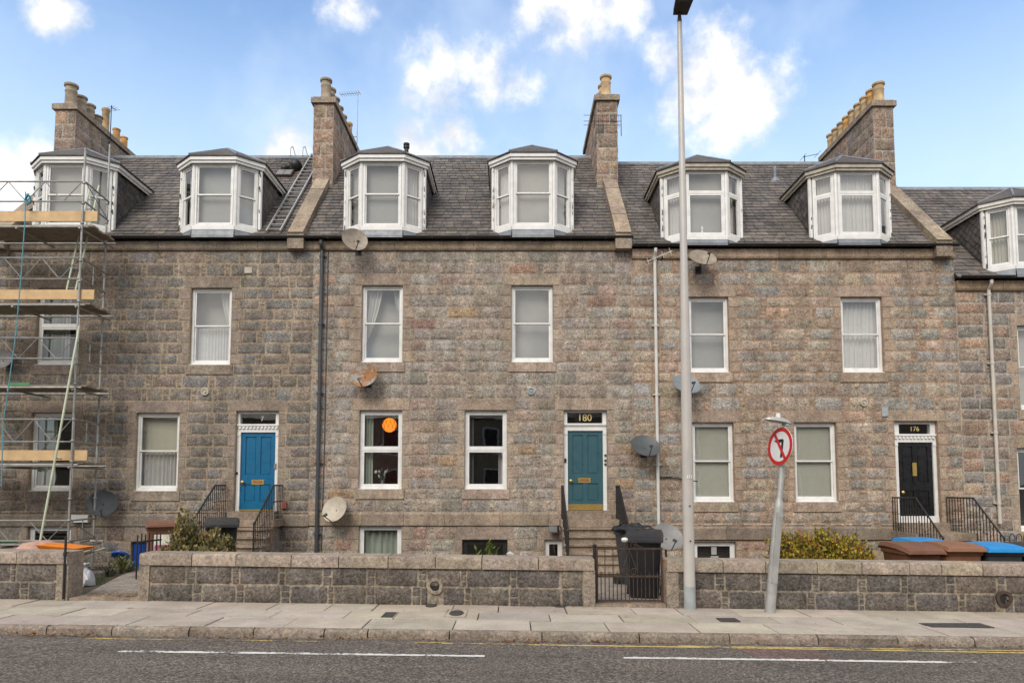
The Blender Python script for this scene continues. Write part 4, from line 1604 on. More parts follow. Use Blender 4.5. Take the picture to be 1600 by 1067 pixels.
YB = YF + 0.30
wd = [w for w in wA if w]
curtain(wd[0][0], wd[0][0] + 0.55, wd[0][2] - .1, wd[0][3] + .1, YB, 'curtain_green', 'pale green curtain in the upper window behind the scaffold')
curtain(wd[0][0] + .5, wd[0][0] + .72, wd[0][2] - .1, wd[0][3] + .1, YB, 'curtain_white', 'white curtain strip in the upper window behind the scaffold')
curtain(wd[1][0] - .1, wd[1][1] + .1, wd[1][2] - .1, wd[1][2] + 1.02, YB, 'curtain_white', 'white net covering the lower sash of the upper window over the blue door', seed=2, amp=0.02, per=0.08)
curtain(wd[1][1] - .45, wd[1][1] + .1, wd[1][2] + .8, wd[1][3] + .1, YB + .05, 'curtain_white', 'white drape swept aside in the upper window over the blue door', (wd[1][1] - .12, wd[1][1] + .1), seed=3)
roller(wd[1][0] - .1, wd[1][1] + .1, wd[1][2] - .1, wd[1][3] + .1, YB + .25, 'blind', 'grey sheet standing in for sky reflection behind the nets above the blue door')
curtain(wd[2][0], wd[2][0] + .5, wd[2][2] - .1, wd[2][3] + .1, YB, 'curtain_green', 'green curtain in the lower window behind the scaffold', seed=4)
curtain(wd[3][0] - .1, wd[3][1] + .1, wd[3][2] - .1, wd[3][2] + 1.0, YB, 'curtain_white', 'white curtains drawn in the window beside the blue door', seed=5)
roller(wd[3][0] - .1, wd[3][1] + .1, wd[3][2] + .95, wd[3][3] + .1, YB, 'blind_warm', 'cream blind in the top of the window beside the blue door')
wd = [w for w in wB if w]
curtain(wd[0][0] - .05, wd[0][0] + .5, wd[0][2] + .55, wd[0][3] + .1, YB, 'curtain_white', 'white curtain swept aside in the upper window above the rusty dish, drainpipe side', (wd[0][0] - .05, wd[0][0] + .08), seed=6)
curtain(wd[0][1] - .3, wd[0][1] + .05, wd[0][2] + .75, wd[0][3] + .1, YB, 'curtain_white', 'smaller white curtain swept aside in the upper window above the rusty dish', (wd[0][1] - .02, wd[0][1] + .06), seed=7)
roller(wd[0][0] - .1, wd[0][1] + .1, wd[0][2] - .1, wd[0][3] + .1, YB + .2, 'blind', 'grey sheet standing in for sky reflection in the upper window above the rusty dish')
roller(wd[1][0] - .1, wd[1][1] + .1, wd[1][2] - .1, wd[1][3] + .1, YB + .1, 'blind', 'plain grey sheet standing in for sky reflection in the upper window above the teal door')
curtain(wd[2][0] - .05, wd[2][0] + .30, wd[2][2] - .1, wd[2][3] + .1, YB, 'curtain_green', 'narrow pale curtain beside the orange lampshade', seed=8)
curtain(wd[3][0] - .05, wd[3][0] + .22, wd[3][2] - .1, wd[3][3] + .1, YB, 'curtain_dark', 'dark curtain at the edge of the window between lampshade room and teal door', seed=9)
curtain(wd[3][1] - .22, wd[3][1] + .05, wd[3][2] - .1, wd[3][2] + 1.0, YB, 'curtain_white', 'pale curtain at the edge of the dark window next to the teal door', seed=10)
curtain(wd[4][0] - .05, wd[4][1] + .05, wd[4][2] - .1, wd[4][3] + .05, YB, 'curtain_green', 'grey green curtains drawn in the white basement window', seed=11, amp=0.05, per=0.16)
wd = [w for w in wC if w]
roller(wd[0][0] - .1, wd[0][1] + .1, wd[0][2] - .1, wd[0][3] + .1, YB + .1, 'blind', 'grey sheet standing in for sky reflection in the upper window behind the lamp post')
curtain(wd[1][0] - .05, wd[1][1] + .05, wd[1][2] - .1, wd[1][3] + .1, YB, 'curtain_white', 'white net curtains in the upper window over the leaning road sign', seed=12, amp=0.03)
venetian(wd[2][0] + .02, wd[2][1] - .02, wd[2][2] + .02, wd[2][3] - .02, YF + .21, 'venetian', 'cream venetian blind in the ground floor window behind the lamp post')
venetian(wd[3][0] + .02, wd[3][1] - .02, wd[3][2] + .02, wd[3][3] - .02, YF + .21, 'venetian', 'cream venetian blind in the ground floor window beside the road sign')
venetian(wd[4][0] + .02, wd[4][1] - .02, wd[4][2] + .02, wd[4][3] - .02, YB, 'black_iron', 'black slatted blind with paper notices in the basement window', 0.07)
for (u0, u1, v0, v1, lab) in ((1111, 1119, 854, 866, 'upright white paper notice in the black basement window'), (1110, 1122, 868, 877, 'lower white paper notice in the black basement window')):
    a, b = P(u0, v1, YF + .16), P(u1, v0, YF + .16)
    tag(MB().box(a.x, b.x, YF + .128, YF + .131, a.z, b.z).build('paper_notice', 'paper'), lab, 'notice')
wd = [w for w in wD if w]
roller(wd[0][0] - .1, wd[0][1] + .1, wd[0][2] - .1, wd[0][3] + .1, YB, 'blind', 'grey sheet standing in for sky reflection in the window past the pale downpipe')


def dormer_backing(dm, i, kind, mat, label, seed=0):
    a, b = dm['W'][i], dm['W'][i + 1]
    d = b - a
    n = Vector((d.y, -d.x, 0)).normalized()
    Fb = Fr((a.x, a.y, 0) if True else 0, d, -n, (0, 0, 1))
    m2 = MB()
    lo, hi = dm['zb'] - 0.02, dm['zt'] - 0.03
    l_ = d.length
    if kind == 'roller':
        m2.obox(Fb, 0.07, l_ - 0.07, 0.20, 0.206, lo, hi)  # sheet added to give the dormer glass its reflected grey
        return tag(m2.build('blind_or_tone_sheet', mat), label, 'blind')
    r = random.Random(seed)
    n_ = 40
    for j in range(2):
        for k in range(n_ + 1):
            t = k / n_
            p = Fb.p(0.07 + (l_ - 0.14) * t, 0.20 + 0.025 * math.sin(t * l_ / 0.1 * 6.28 + r.random() * .4), hi if j == 0 else lo)
            m2.v.append(tuple(p))
    for k in range(n_):
        m2.f.append((k, k + 1, n_ + k + 2, n_ + k + 1))
        m2.c.append((1, 1, 1))
    return tag(m2.build('net_curtain', mat, smooth=True), label, 'curtain')


NM = ['scaffold-facing side', 'front', 'far side']
for dm, nm, spec in ((dA1, 'the scaffolded dormer', ('r', 'r', 'r')), (dA2, 'the dormer beside the roof ladder', ('n', 'r', 'r')), (dB1, 'the dormer behind the round dish at the eaves', ('r', 'r', 'n')),
                     (dB2, 'the dormer beneath the plain chimney of number 180', ('n', 'r', 'n')), (dC1, 'the dormer with the white ornament', ('n', 'r', 'w')), (dC2, 'the dormer beside the tall row of pots', ('n', 'n', 'w')), (dD1, 'the lowest dormer', ('w', 'r', 'r'))):
    for i in range(3):
        k = spec[i]
        if k == 'n':
            dormer_backing(dm, i, 'net', 'curtain_white', 'white net curtain, %s of %s' % (NM[i], nm), i)
        elif k == 'w':
            dormer_backing(dm, i, 'net', 'blind_warm', 'warm cream curtain, %s of %s' % (NM[i], nm), i)
        else:
            dormer_backing(dm, i, 'roller', 'blind', 'flat grey sheet standing in for sky reflection, %s of %s' % (NM[i], nm), i)

# ------------------------------------------------------------------ doors


def text_part(name, s, size, loc, mat, parent, rot=(R(90), 0, 0), depth=0.004, M=None):
    cu = bpy.data.curves.new(name, 'FONT')
    cu.body = s
    cu.size = size
    cu.align_x = 'CENTER'
    cu.align_y = 'CENTER'
    cu.extrude = depth
    tmp = bpy.data.objects.new(name, cu)
    me = bpy.data.meshes.new_from_object(tmp)
    bpy.data.objects.remove(tmp)
    me.materials.clear()
    me.materials.append(MATS[mat])
    o = bpy.data.objects.new(name, me)
    B = M if M is not None else Matrix.Translation(loc) @ Matrix.Rotation(rot[2], 4, 'Z') @ Matrix.Rotation(rot[0], 4, 'X')
    link(o, parent, basis=B)
    return o


def front_door(H, op, leaf_px, fan_px, vtop_frame, mat, number, dent, brass_h=0.0, letter=None, letter_vert=False, knob=None, white_sill=0.0):
    a, b, c, d, k = op
    y = YF + 0.16
    lx0, lx1 = P(leaf_px[0], 740, y).x, P(leaf_px[1], 740, y).x
    lz1 = P(800, leaf_px[2], y).z
    lz0 = c + 0.02 + white_sill
    f0, f1 = P(fan_px[0], 655, y).x, P(fan_px[1], 655, y).x
    fz0, fz1 = P(800, fan_px[3], y).z, P(800, fan_px[2], y).z
    fr = MB()
    fr.box(a + .004, lx0, y - 0.06, y + 0.1, c, lz1)
    fr.box(lx1, b - .004, y - 0.06, y + 0.1, c, lz1)
    fr.box(a + .004, b - .004, y - 0.058, y + 0.1, lz1, fz0)
    fr.box(a + .004, b - .004, y - 0.055, y + 0.1, fz1, d - .004)
    fr.box(a + .004, f0, y - 0.053, y + 0.1, fz0, fz1)
    if f1 < b - .03:
        fr.box(f1, b - .004, y - 0.053, y + 0.1, fz0, fz1)
    fr.box(a + .004, b - .004, y - 0.10, y - 0.058, fz0 - 0.05, fz0 - 0.005)      # small cornice
    fr.box(a + .004, b - .004, y - 0.08, y - 0.058, fz0 - 0.075, fz0 - 0.05)
    if white_sill:
        fr.box(lx0, lx1, y - 0.05, y + 0.1, c, lz0 - 0.004)
    if dent:
        n = 11
        for i in range(n):
            x = a + 0.03 + (b - a - 0.06) * (i + 0.5) / n
            fr.box(x - 0.026, x + 0.026, y - 0.095, y - 0.058, fz0 - 0.125, fz0 - 0.075)
    for (p, q) in ((a + .004, lx0), (lx1, b - .004)):                                # pilaster caps and plinths
        fr.box(p - .002 if False else p, q, y - 0.075, y - 0.06, lz1 - 0.10, lz1 - 0.02)
        fr.box(p, q, y - 0.075, y - 0.06, c, c + 0.16)
    frame = fr.build('door_frame', 'white', H.root)
    MB().quad((f0 - .004, y, fz0 - .004), (f1 + .004, y, fz0 - .004), (f1 + .004, y, fz1 + .004), (f0 - .004, y, fz1 + .004)).build('fanlight_pane', 'glass_dark', frame)
    if number:
        text_part('house_number', number[0], number[1], Vector(((f0 + f1) / 2 + number[2], y - 0.012, (fz0 + fz1) / 2)), 'gold' if len(number[0]) > 1 else 'white_old', frame)
    rm = MB()
    rm.box(a - .4, b + .4, YF + 0.9, YF + 2.6, c - .1, d + .1)
    rm.build('hall', 'room_dark', H.root)
    cap = MB()
    cap.quad((a - .4, YF + .262, d + .1), (b + .4, YF + .262, d + .1), (b + .4, YF + 0.9, d + .1), (a - .4, YF + 0.9, d + .1))
    cap.quad((a - .4, YF + .262, c - .1), (a - .4, YF + .9, c - .1), (a - .4, YF + .9, d + .1), (a - .4, YF + .262, d + .1))
    cap.quad((b + .4, YF + .262, c - .1), (b + .4, YF + .9, c - .1), (b + .4, YF + .9, d + .1), (b + .4, YF + .262, d + .1))
    cap.build('hall_wall', 'room_dark', H.root)
    # leaf: recessed panels between stiles and rails
    lf = MB()
    w, h = lx1 - lx0, lz1 - lz0
    lf.box(lx0, lx1, y + 0.012, y + 0.05, lz0, lz1)
    s, m = 0.13 * w, 0.5
    zz = [0, 0.115, 0.335, 0.455, 0.945, 1.0]
    for (p, q) in ((0, s), (w - s, w), (w / 2 - s * 0.48, w / 2 + s * 0.48)):
        lf.box(lx0 + p, lx0 + q, y - 0.012, y + 0.012, lz0, lz1)
    for (p, q) in ((0, zz[1]), (zz[2], zz[3]), (zz[4], 1.0)):
        for (x0_, x1_) in ((s, w / 2 - s * 0.48), (w / 2 + s * 0.48, w - s)):
            lf.box(lx0 + x0_, lx0 + x1_, y - 0.012, y + 0.012, lz0 + p * h, lz0 + q * h)
    for (p, q) in ((zz[1], zz[2]), (zz[3], zz[4])):                               # raised fields
        for (x0_, x1_) in ((s, w / 2 - s * 0.48), (w / 2 + s * 0.48, w - s)):
            u_ = 0.03
            lf.box(lx0 + x0_ + u_, lx0 + x1_ - u_, y + 0.002, y + 0.012, lz0 + p * h + u_, lz0 + q * h - u_)
    door = lf.build('door', mat, H.root)
    if brass_h:
        MB().box(lx0 + .003, lx1 - .003, y - 0.017, y - 0.012, lz0, lz0 + brass_h).build('kick_plate', 'brass', door)
    if letter:
        p = P(letter[0], letter[1], y)
        hw, hh = (0.055, 0.17) if letter_vert else (0.16, 0.062)
        lb = MB().box(p.x - hw, p.x + hw, y - 0.022, y - 0.012, p.z - hh, p.z + hh).build('letterbox', 'brass', door)
        lb2 = MB().box(p.x - hw * .72, p.x + hw * .72, y - 0.026, y - 0.022, p.z - hh * .45, p.z + hh * .5).build('letterbox_flap', 'rust' if not letter_vert else 'brass', door)
    if knob:
        p = P(knob[0], knob[1], y)
        MB().lathe([(0.018, 0), (0.018, 0.03), (0.042, 0.045), (0.046, 0.065), (0.03, 0.085), (0.005, 0.09)], Fr((p.x, y - 0.012, p.z), (1, 0, 0), (0, 0, 1), (0, -1, 0)), 12).build('knob', 'brass', door, smooth=True)
    return frame, door, (lx0, lx1, lz0, lz1)


opA = [o for o in HA.ops if o[4] == 'd'][0]
opB = [o for o in HB.ops if o[4] == 'd'][0]
opC = [o for o in HC.ops if o[4] == 'd'][0]
fA = front_door(HA, opA, (376, 430.5, 675.5), (376.5, 432, 646.5, 662.5), 0, 'door_blue', ('7', 0.17, 0.10), True, 0.03, (403, 753), False, (380, 753))
fB = front_door(HB, opB, (887, 942, 673), (886, 941, 644.5, 661.5), 0, 'door_teal', ('180', 0.25, 0.0), False, 0.15, (913, 750), False, (891.5, 751))
fC = front_door(HC, opC, (1402.5, 1457, 691), (1402, 1451, 662.5, 678), 0, 'door_black', ('176', 0.17, 0.02), True, 0, (1428.5, 733), True, (1409, 769), 0.16)
# bells, entry phones and door furniture on the frames


def small_box(H, u, v, w, h, mat, name, y=YF - 0.03, d=0.04, parent=None):
    p = P(u, v, y)
    return MB().box(p.x - w / 2, p.x + w / 2, y, y + d, p.z - h / 2, p.z + h / 2).build(name, mat, parent or H.root)


small_box(HA, 429.5, 728, 0.05, 0.14, 'dish_grey', 'entry_phone', YF + .07, .04)
small_box(HA, 369.5, 739, 0.05, 0.06, 'black_iron', 'bell_push', YF + .07, .04)
small_box(HA, 443, 789, 0.13, 0.17, 'mirror_plastic', 'meter_box', YF - .08, .09)
small_box(HA, 124, 810, 0.42, 0.19, 'white', 'alarm_box', YF - .16, .12)
small_box(HA, 388, 422, 0.20, 0.16, 'vent_pale', 'air_vent', YF - .035, .04)
small_box(HB, 883.5, 719, 0.05, 0.10, 'black_iron', 'bell_push', YF + .07, .04)
for v in (711, 719, 725):
    small_box(HB, 946, v, 0.05, 0.05, 'rust_iron', 'bell_push', YF + .07, .04)
small_box(HC, 1383, 643, 0.16, 0.24, 'vent_metal', 'air_vent', YF - .035, .04)
for (H, u, v, mt) in ((HA, 321, 612, 'vent_pale'), (HB, 830, 611, 'vent_metal'), (HC, 1349, 629, 'vent_pale')):
    p = P(u, v, YF)
    Fv = Fr((p.x, YF, p.z), (1, 0, 0), (0, 0, 1), (0, -1, 0))
    o = MB().lathe([(0.10, 0), (0.10, 0.05), (0.07, 0.055), (0.062, 0.03), (0.03, 0.03), (0.03, 0.06)], Fv, 14).build('vent', mt, H.root, smooth=True)
# blue basement door
(a, b, c, d, _) = [o for o in HA.ops if o[4] == 'db'][0]
m2 = MB().box(a + .005, b - .005, YF + 0.1, YF + 0.16, c, d - .005)
for i in range(4):
    x = a + 0.03 + (b - a - 0.06) * i / 4
    m2.box(x, x + (b - a - .06) / 4 - 0.012, YF + 0.085, YF + 0.1, c, d - 0.02)
m2.build('basement_door', 'door_royal', HA.root)
# flood light on number 180
p = P(865, 826, YF - 0.15)
o = thing('flood_light', 'small black flood light beside the steps of number 180', 'light', (p.x, YF, p.z))
MB().box(p.x - .02, p.x + .12, YF - .14, YF, p.z - .02, p.z + .03).build('bracket', 'black_iron', o)
Fl = Fr((p.x, YF - .2, p.z), (1, -.35, 0), (0.35, 1, 0.0), (0, 0, 1))
hd = MB().obox(Fl, -0.12, 0.12, -0.06, 0.06, -0.09, 0.09).build('housing', 'dish_dark', o)
MB().obox(Fl, -0.10, 0.10, -0.066, -0.061, -0.07, 0.07).build('lens', 'dish_grey', hd)

# downpipes


def downpipe(H, u_top, v_top, u_bot, v_bot, mat, r_=0.045, hopper=True, y=YF - 0.10):
    a = P(u_top, v_top, y)
    b = P(u_bot, v_bot, y)
    x = (a.x + b.x) / 2
    m2 = MB()
    zt = H.z_eave - 0.08
    m2.path([Vector((x, H.y_eave - 0.07, zt)), Vector((x, H.y_eave - 0.06, zt - 0.1)), Vector((x, y, zt - 0.22)), Vector((x, y, b.z))], r_, 10)
    z = a.z
    k = 0
    while z > b.z:
        m2.tube((x, y, z - 0.06), (x, y, z), r_ * 1.25, r_ * 1.25, 10)
        m2.box(x - 0.09, x + 0.09, y + 0.03, YF + .01, z - 0.045, z - 0.015)
        z -= 1.8
    m2.build('downpipe', mat, H.root, smooth=True)
    return x


downpipe(HB, 502.6, 398, 494.6, 866, 'pipe_black', 0.048)
downpipe(HC, 1022.5, 400, 1030, 840, 'pipe_white', 0.042)
downpipe(HD, 1544.7, 458, 1563, 818, 'pipe_cream', 0.042)
x_ = P(505, 500, YF).x + 0.1
MB().path([Vector((x_, YF - .02, ZV(392))), Vector((x_, YF - .02, ZV(700))), Vector((x_ - .03, YF - .02, ZV(860)))], 0.014, 6).build('cable', 'pipe_black', HB.root)
MB().path([P(1030, 746, YF - .05), P(1045, 745, YF - .05), P(1062, 748, YF - .05), P(1090, 752, YF - .05)], 0.014, 6).build('cable', 'black_iron', HC.root)

# ------------------------------------------------------------------ steps and railings


def steps(label, xl, xr, zl, land, n, tread, zthr, rotlabel=None):
    """landing and flight in front of a door"""
    y0 = YF - land
    zb = gz((xl + xr) / 2, y0 - n * tread)
    r = thing('front_steps', label, 'steps', ((xl + xr) / 2, y0, zb))
    rise = (zl - zb) / (n + 1)
    MB().box(xl, xr, y0 - 0.02, YF - 0.052, zl - 0.17, zl).build('landing', 'step_stone', r)
    MB().box(xl + 0.12, xr - 0.12, y0 + 0.05, YF - 0.004, zb - 0.4, zl - 0.172).build('landing_support', 'concrete', r)
    for k in range(n):
        z = zl - rise * (k + 1)
        ya = y0 - tread * (k + 1)
        m2 = MB()
        m2.box(xl + 0.03, xr - 0.03, ya, y0 + 0.04 - tread * k, z - rise - 0.15, z - 0.004)
        m2.box(xl + 0.01, xr - 0.01, ya - 0.055, y0 + 0.03 - tread * k - (0.05 if k == 0 else 0.052), z - 0.045, z)
        m2.build('step', 'step_stone', r)
    MB().box(opx[0] - .05, opx[1] + .05, YF - 0.28, YF - 0.02, zl + .001, zthr).build('door_step', 'step_stone', r)
    return y0, rise, zb


BAL = {}


def railing(label, x, pts, surf, spacing=0.115, post_end=True, knobs=True, mat='black_iron'):
    """pts: (y, z) of the handrail; surf(y): foot height; each baluster a part"""
    r = thing('iron_railing', label, 'railing', (x, pts[-1][0], surf(pts[-1][0])))
    m2 = MB()
    m2.path([Vector((x, y, z)) for y, z in pts], 0.020, 8)
    m2.build('handrail', mat, r, smooth=True)
    rail = lambda y: next((z0 + (z1 - z0) * (y - y0) / (y1 - y0) for (y0, z0), (y1, z1) in zip(pts[:-1], pts[1:]) if min(y0, y1) <= y <= max(y0, y1)), pts[-1][1])
    ya, yb = pts[0][0], pts[-1][0]
    n = int(abs(yb - ya) / spacing)
    for i in range(n + 1):
        y = ya + (yb - ya) * i / n
        z0, z1 = surf(y), rail(y)
        m3 = MB()
        e = 0.022 if i in (n,) else 0.011
        m3.tube((x, y, z0 - 0.03), (x, y, z1), e, e, 6)
        if knobs:
            m3.lathe([(0.010, 0), (0.024, 0.015), (0.024, 0.025), (0.010, 0.04)], Fr((x, y, z0 + (z1 - z0) * 0.5)), 6)
            m3.lathe([(0.010, 0), (0.020, 0.012), (0.010, 0.03)], Fr((x, y, z0 + (z1 - z0) * 0.1)), 6)
        m3.build('baluster' if i < n else 'newel_post', mat, r)
    if post_end:
        y, z = pts[-1]
        m3 = MB().lathe([(0.025, 0), (0.032, 0.02), (0.02, 0.05), (0.005, 0.06)], Fr((x, y, z)), 8)
        m3.build('finial', mat, r)
    return r


def flight(tag_, xl, xr, v_rail, v_land, land, n, tread, zthr, doorname):
    zl = ZV(v_land, YF - land * .5)
    y0, rise, zb = steps('worn stone steps up to the %s' % doorname, xl, xr, zl, land, n, tread, zthr)
    zr = ZV(v_rail, YF - 0.15)

    def surf(y):
        if y >= y0 - 0.02:
            return zl
        k = int((y0 - y) / tread)
        return zl - rise * min(n, k + 1)
    sl = rise / tread
    ye = y0 - n * tread + 0.08
    pts = [(YF - 0.06, zr), (y0 + 0.02, zr), (ye, zr - (y0 + 0.02 - ye) * sl)]
    railing('black iron railing on the steps of the %s, nearer the scaffold' % doorname, xl + 0.06, pts, surf)
    railing('black iron railing on the steps of the %s, farther from the scaffold' % doorname, xr - 0.06, pts, surf)


opx = opA
flight('a', P(349, 780, 18.2).x - .06, P(438, 780, 18.2).x + .06, 758, 811, 0.75, 5, 0.27, opA[2] + .015, 'bright blue door')
opx = opB
flight('b', P(878, 780, 18.2).x - .06, P(964, 780, 18.2).x + .06, 759, 811, 0.62, 6, 0.27, opB[2] + .015, 'teal door')
opx = opC
flight('c', P(1399, 780, 18.2).x - .06, P(1484, 780, 18.2).x + .06, 777, 831, 1.15, 4, 0.27, opC[2] + .015, 'black door')
# hoop topped fence beyond the black door's steps
hf = thing('hoop_fence', 'low black hoop topped fence beside the black door steps', 'fence', (12.4, 16.6, gz(12, 16.6)))
zf = ZV(840, 16.6)
for i in range(9):
    x = P(1578, 850, 16.6).x + 0.16 * i
    m2 = MB()
    pts = [Vector((x + 0.06 * (1 - math.cos(t * math.pi / 6)), 16.6, zf + 0.09 * math.sin(t * math.pi / 6))) for t in range(7)]
    m2.path([Vector((x, 16.6, zf - .9))] + pts + [Vector((x + .12, 16.6, zf - .9))], 0.009, 5)
    m2.build('hoop', 'black_iron', hf)
MB().box(P(1574, 850, 16.6).x, P(1574, 850, 16.6).x + 1.6, 16.59, 16.61, zf - 0.22, zf - 0.20).build('rail', 'black_iron', hf)

# ------------------------------------------------------------------ iron gate of number 180
gx0, gx1 = P(933, 900, YW + .17).x, P(1034, 900, YW + .17).x
yg = YW + 0.17
zt_, zm_, zb_ = P(980, 857, yg).z, P(980, 900, yg).z, P(980, 938, yg).z
gt = thing('iron_gate', 'rusty black iron garden gate with scrolls before the wheelie bins', 'gate', (gx0, yg, zb_))
fm = MB()
for z in (zt_, zm_, zb_):
    fm.box(gx0, gx1, yg - 0.006, yg + 0.006, z - 0.013, z + 0.013)
for x in (gx0, gx1):
    fm.box(x - 0.013, x + 0.013, yg - 0.012, yg + 0.012, zb_ - 0.02, zt_ + 0.02)
fm.build('frame', 'rust_iron', gt)
nb = 16
for i in range(1, nb):
    x = gx0 + (gx1 - gx0) * i / nb
    top = zt_ if i % 2 == 0 else zm_ + 0.06
    MB().tube((x, yg + .012, zb_), (x, yg + .012, top), 0.008, 0.006, 6).build('bar', 'rust_iron', gt)


def scroll(cx_, cz_, r0, turns, start, sgn):
    pts = []
    for k in range(22):
        t = k / 21
        a_ = start + sgn * turns * 2 * math.pi * t
        rr_ = r0 * (1 - 0.72 * t)
        pts.append(Vector((cx_ + rr_ * math.cos(a_), yg - .015, cz_ + rr_ * math.sin(a_))))
    return MB().path(pts, 0.006, 5)


gc = (gx0 + gx1) / 2
for s in (-1, 1):
    scroll(gc + s * 0.06, zt_ + 0.045, 0.055, 1.3, 0 if s > 0 else math.pi, s).build('scroll', 'rust_iron', gt)
    scroll(gc + s * 0.06, zm_ + 0.06, 0.06, 1.3, 0 if s > 0 else math.pi, s).build('scroll', 'rust_iron', gt)
    MB().path([Vector((gc, yg - .012, zt_ - .02)), Vector((gc + s * 0.12, yg - .012, zm_ + 0.05))], 0.006, 5).build('diagonal', 'rust_iron', gt)
    MB().path([Vector((gc + s * .2, yg - .012, zt_ + 0.01)), Vector((gc + s * 0.06, yg - .012, zt_ + 0.07))], 0.006, 5).build('crest', 'rust_iron', gt)
for (u, mt, lab) in ((929.5, 'black_iron', 'black iron gatepost on the hinge side of the scrolled gate'), (1039, 'rust', 'rust red iron gatepost beside the lamp post')):
    x = P(u, 900, yg).x
    o = MB().tube((x, yg, -0.1), (x, yg, P(u, 853 if mt[0] == 'b' else 876, yg).z), 0.026, 0.026, 8).lathe([(0.03, 0), (0.034, .02), (0.01, .04)], Fr((x, yg, P(u, 853 if mt[0] == 'b' else 876, yg).z - .005)), 8).build('gate_post', mt)
    tag(o, lab, 'post')
x = P(107, 890, YW + .05).x
o = MB().tube((x, YW - 0.04, P(107, 935, YW).z), (x, YW - 0.04, P(107, 838, YW).z), 0.017, 0.017, 8).box(x - .024, x + .024, YW - .05, YW + .02, P(107, 868, YW).z, P(107, 862, YW).z).build('gate_post', 'black_iron')
tag(o, 'thin black iron gatepost of the open gateway', 'post')

# ------------------------------------------------------------------ wheelie bins


def wheelie(label, x, y, rz, body, lid, lidcol2=None, z=None, tiltlid=0.0, sticker=False, group='wheelie bins in the front gardens', sc=1.0):
    z = gz(x, y) - 0.025 if z is None else z
    r = thing('wheelie_bin', label, 'bin', (x, y, z), rz, group)
    # front towards -y; ring sections from bottom to top
    sec = [(0.40, -0.25, 0.20, 0.04), (0.43, -0.27, 0.23, 0.10), (0.52, -0.34, 0.33, 0.90), (0.56, -0.36, 0.35, 0.91), (0.57, -0.37, 0.36, 0.965)]
    m2 = MB()
    vs, fs = [], []
    n = 12
    for (w, yf, yb, zz) in sec:
        c = 0.05
        ring = [(-w / 2 + c, yf), (w / 2 - c, yf), (w / 2 - c * .3, yf + c * .3), (w / 2, yf + c), (w / 2, yb - c), (w / 2 - c * .3, yb - c * .3), (w / 2 - c, yb), (-w / 2 + c, yb), (-w / 2 + c * .3, yb - c * .3), (-w / 2, yb - c), (-w / 2, yf + c), (-w / 2 + c * .3, yf + c * .3)]
        vs += [(p[0], p[1], zz) for p in ring]
    for k in range(len(sec) - 1):
        fs += [(k * n + i, k * n + (i + 1) % n, (k + 1) * n + (i + 1) % n, (k + 1) * n + i) for i in range(n)]
    fs += [tuple(range(n - 1, -1, -1)), tuple(range(4 * n, 5 * n))]
    m2.add(vs, fs)
    bo = m2.build('body', body, r, True, True)
    # lid: shallow dome with lip, hinged at the back
    m2 = MB()
    Ft = Fr((0, 0.36, 0.965), (1, 0, 0), (0, math.cos(tiltlid), -math.sin(tiltlid)), (0, math.sin(tiltlid), math.cos(tiltlid)))
    prof = [(-0.80, 0.00), (-0.79, 0.045), (-0.70, 0.075), (-0.45, 0.10), (-0.15, 0.105), (0.0, 0.085), (0.06, 0.05), (0.06, 0.01)]
    vs, fs = [], []
    hw = [0.27, 0.29, 0.295, 0.295, 0.295, 0.29, 0.26, 0.26]
    for (b_, c_), h_ in zip(prof, hw):
        vs += [Ft.p(-h_, b_, max(0.004, c_ - 0.055)), Ft.p(-h_ + 0.03, b_, c_ + .004), Ft.p(-0.1, b_, c_ + 0.012), Ft.p(0.1, b_, c_ + 0.012), Ft.p(h_ - 0.03, b_, c_ + .004), Ft.p(h_, b_, max(0.004, c_ - 0.055))]
    for k in range(len(prof) - 1):
        fs += [(k * 6 + i, k * 6 + i + 1, k * 6 + 7 + i, k * 6 + 6 + i) for i in range(5)]
    fs.append(tuple(k * 6 for k in range(8)))
    fs.append(tuple(k * 6 + 5 for k in range(7, -1, -1)))
    fs.append((0, 5, 4, 3, 2, 1))
    m2.add(vs, fs)
    ld = m2.build('lid', lid, r, True, True)
    m3 = MB().tube((-0.25, 0.43, 0.98), (0.25, 0.43, 0.98), 0.016, 0.016, 8)
    for s in (-1, 1):
        m3.box(s * 0.23 - .02, s * 0.23 + .02, 0.33, 0.44, 0.955, 0.995)
    m3.build('handle', body, r, True)
    for s in (-1, 1):
        Fw = Fr((s * 0.25, 0.24, 0.10), (0, 1, 0), (0, 0, 1), (s, 0, 0))
        wh = MB().lathe([(0.05, -0.02), (0.10, -0.02), (0.10, 0.03), (0.06, 0.035), (0.03, 0.02)], Fw, 14).build('wheel', 'rubber', r, True, True)
    if sticker:
        MB().quad((-0.12, -0.352, 0.62), (0.12, -0.352, 0.62), (0.12, -0.362, 0.80), (-0.12, -0.362, 0.80)).build('sticker', 'paper', r, True)
    return r


def at(u, D):
    return P(u, 900, D).x


wheelie('black wheelie bin right behind the scrolled iron gate, lid bulging', at(1007, 11.2), 11.2, R(-12), 'bin_black', 'bin_black', tiltlid=R(-5))
wheelie('charcoal wheelie bin turned sideways at the foot of the stone steps', at(995, 12.6), 12.6, R(20), 'bin_grey', 'bin_black', tiltlid=R(-5))
wheelie('black wheelie bin between the variegated shrub and the blue door steps', at(345, 13.1), 13.1, R(20), 'bin_black', 'bin_black', z=0.02, tiltlid=R(-4))
wheelie('red brown wheelie bin with pasted posters near the blue basement door', at(249, 15.2), 15.2, R(26), 'bin_brown', 'bin_brown', z=-0.14)
wheelie('darker brown wheelie bin with lid slot next to the autumn bush', at(1424, 11.0), 11.0, R(3), 'bin_brown', 'bin_brown', tiltlid=R(-3))
wheelie('blue lidded wheelie bin behind the darker brown bin', at(1440, 11.9), 11.9, R(0), 'bin_grey', 'bin_blue')
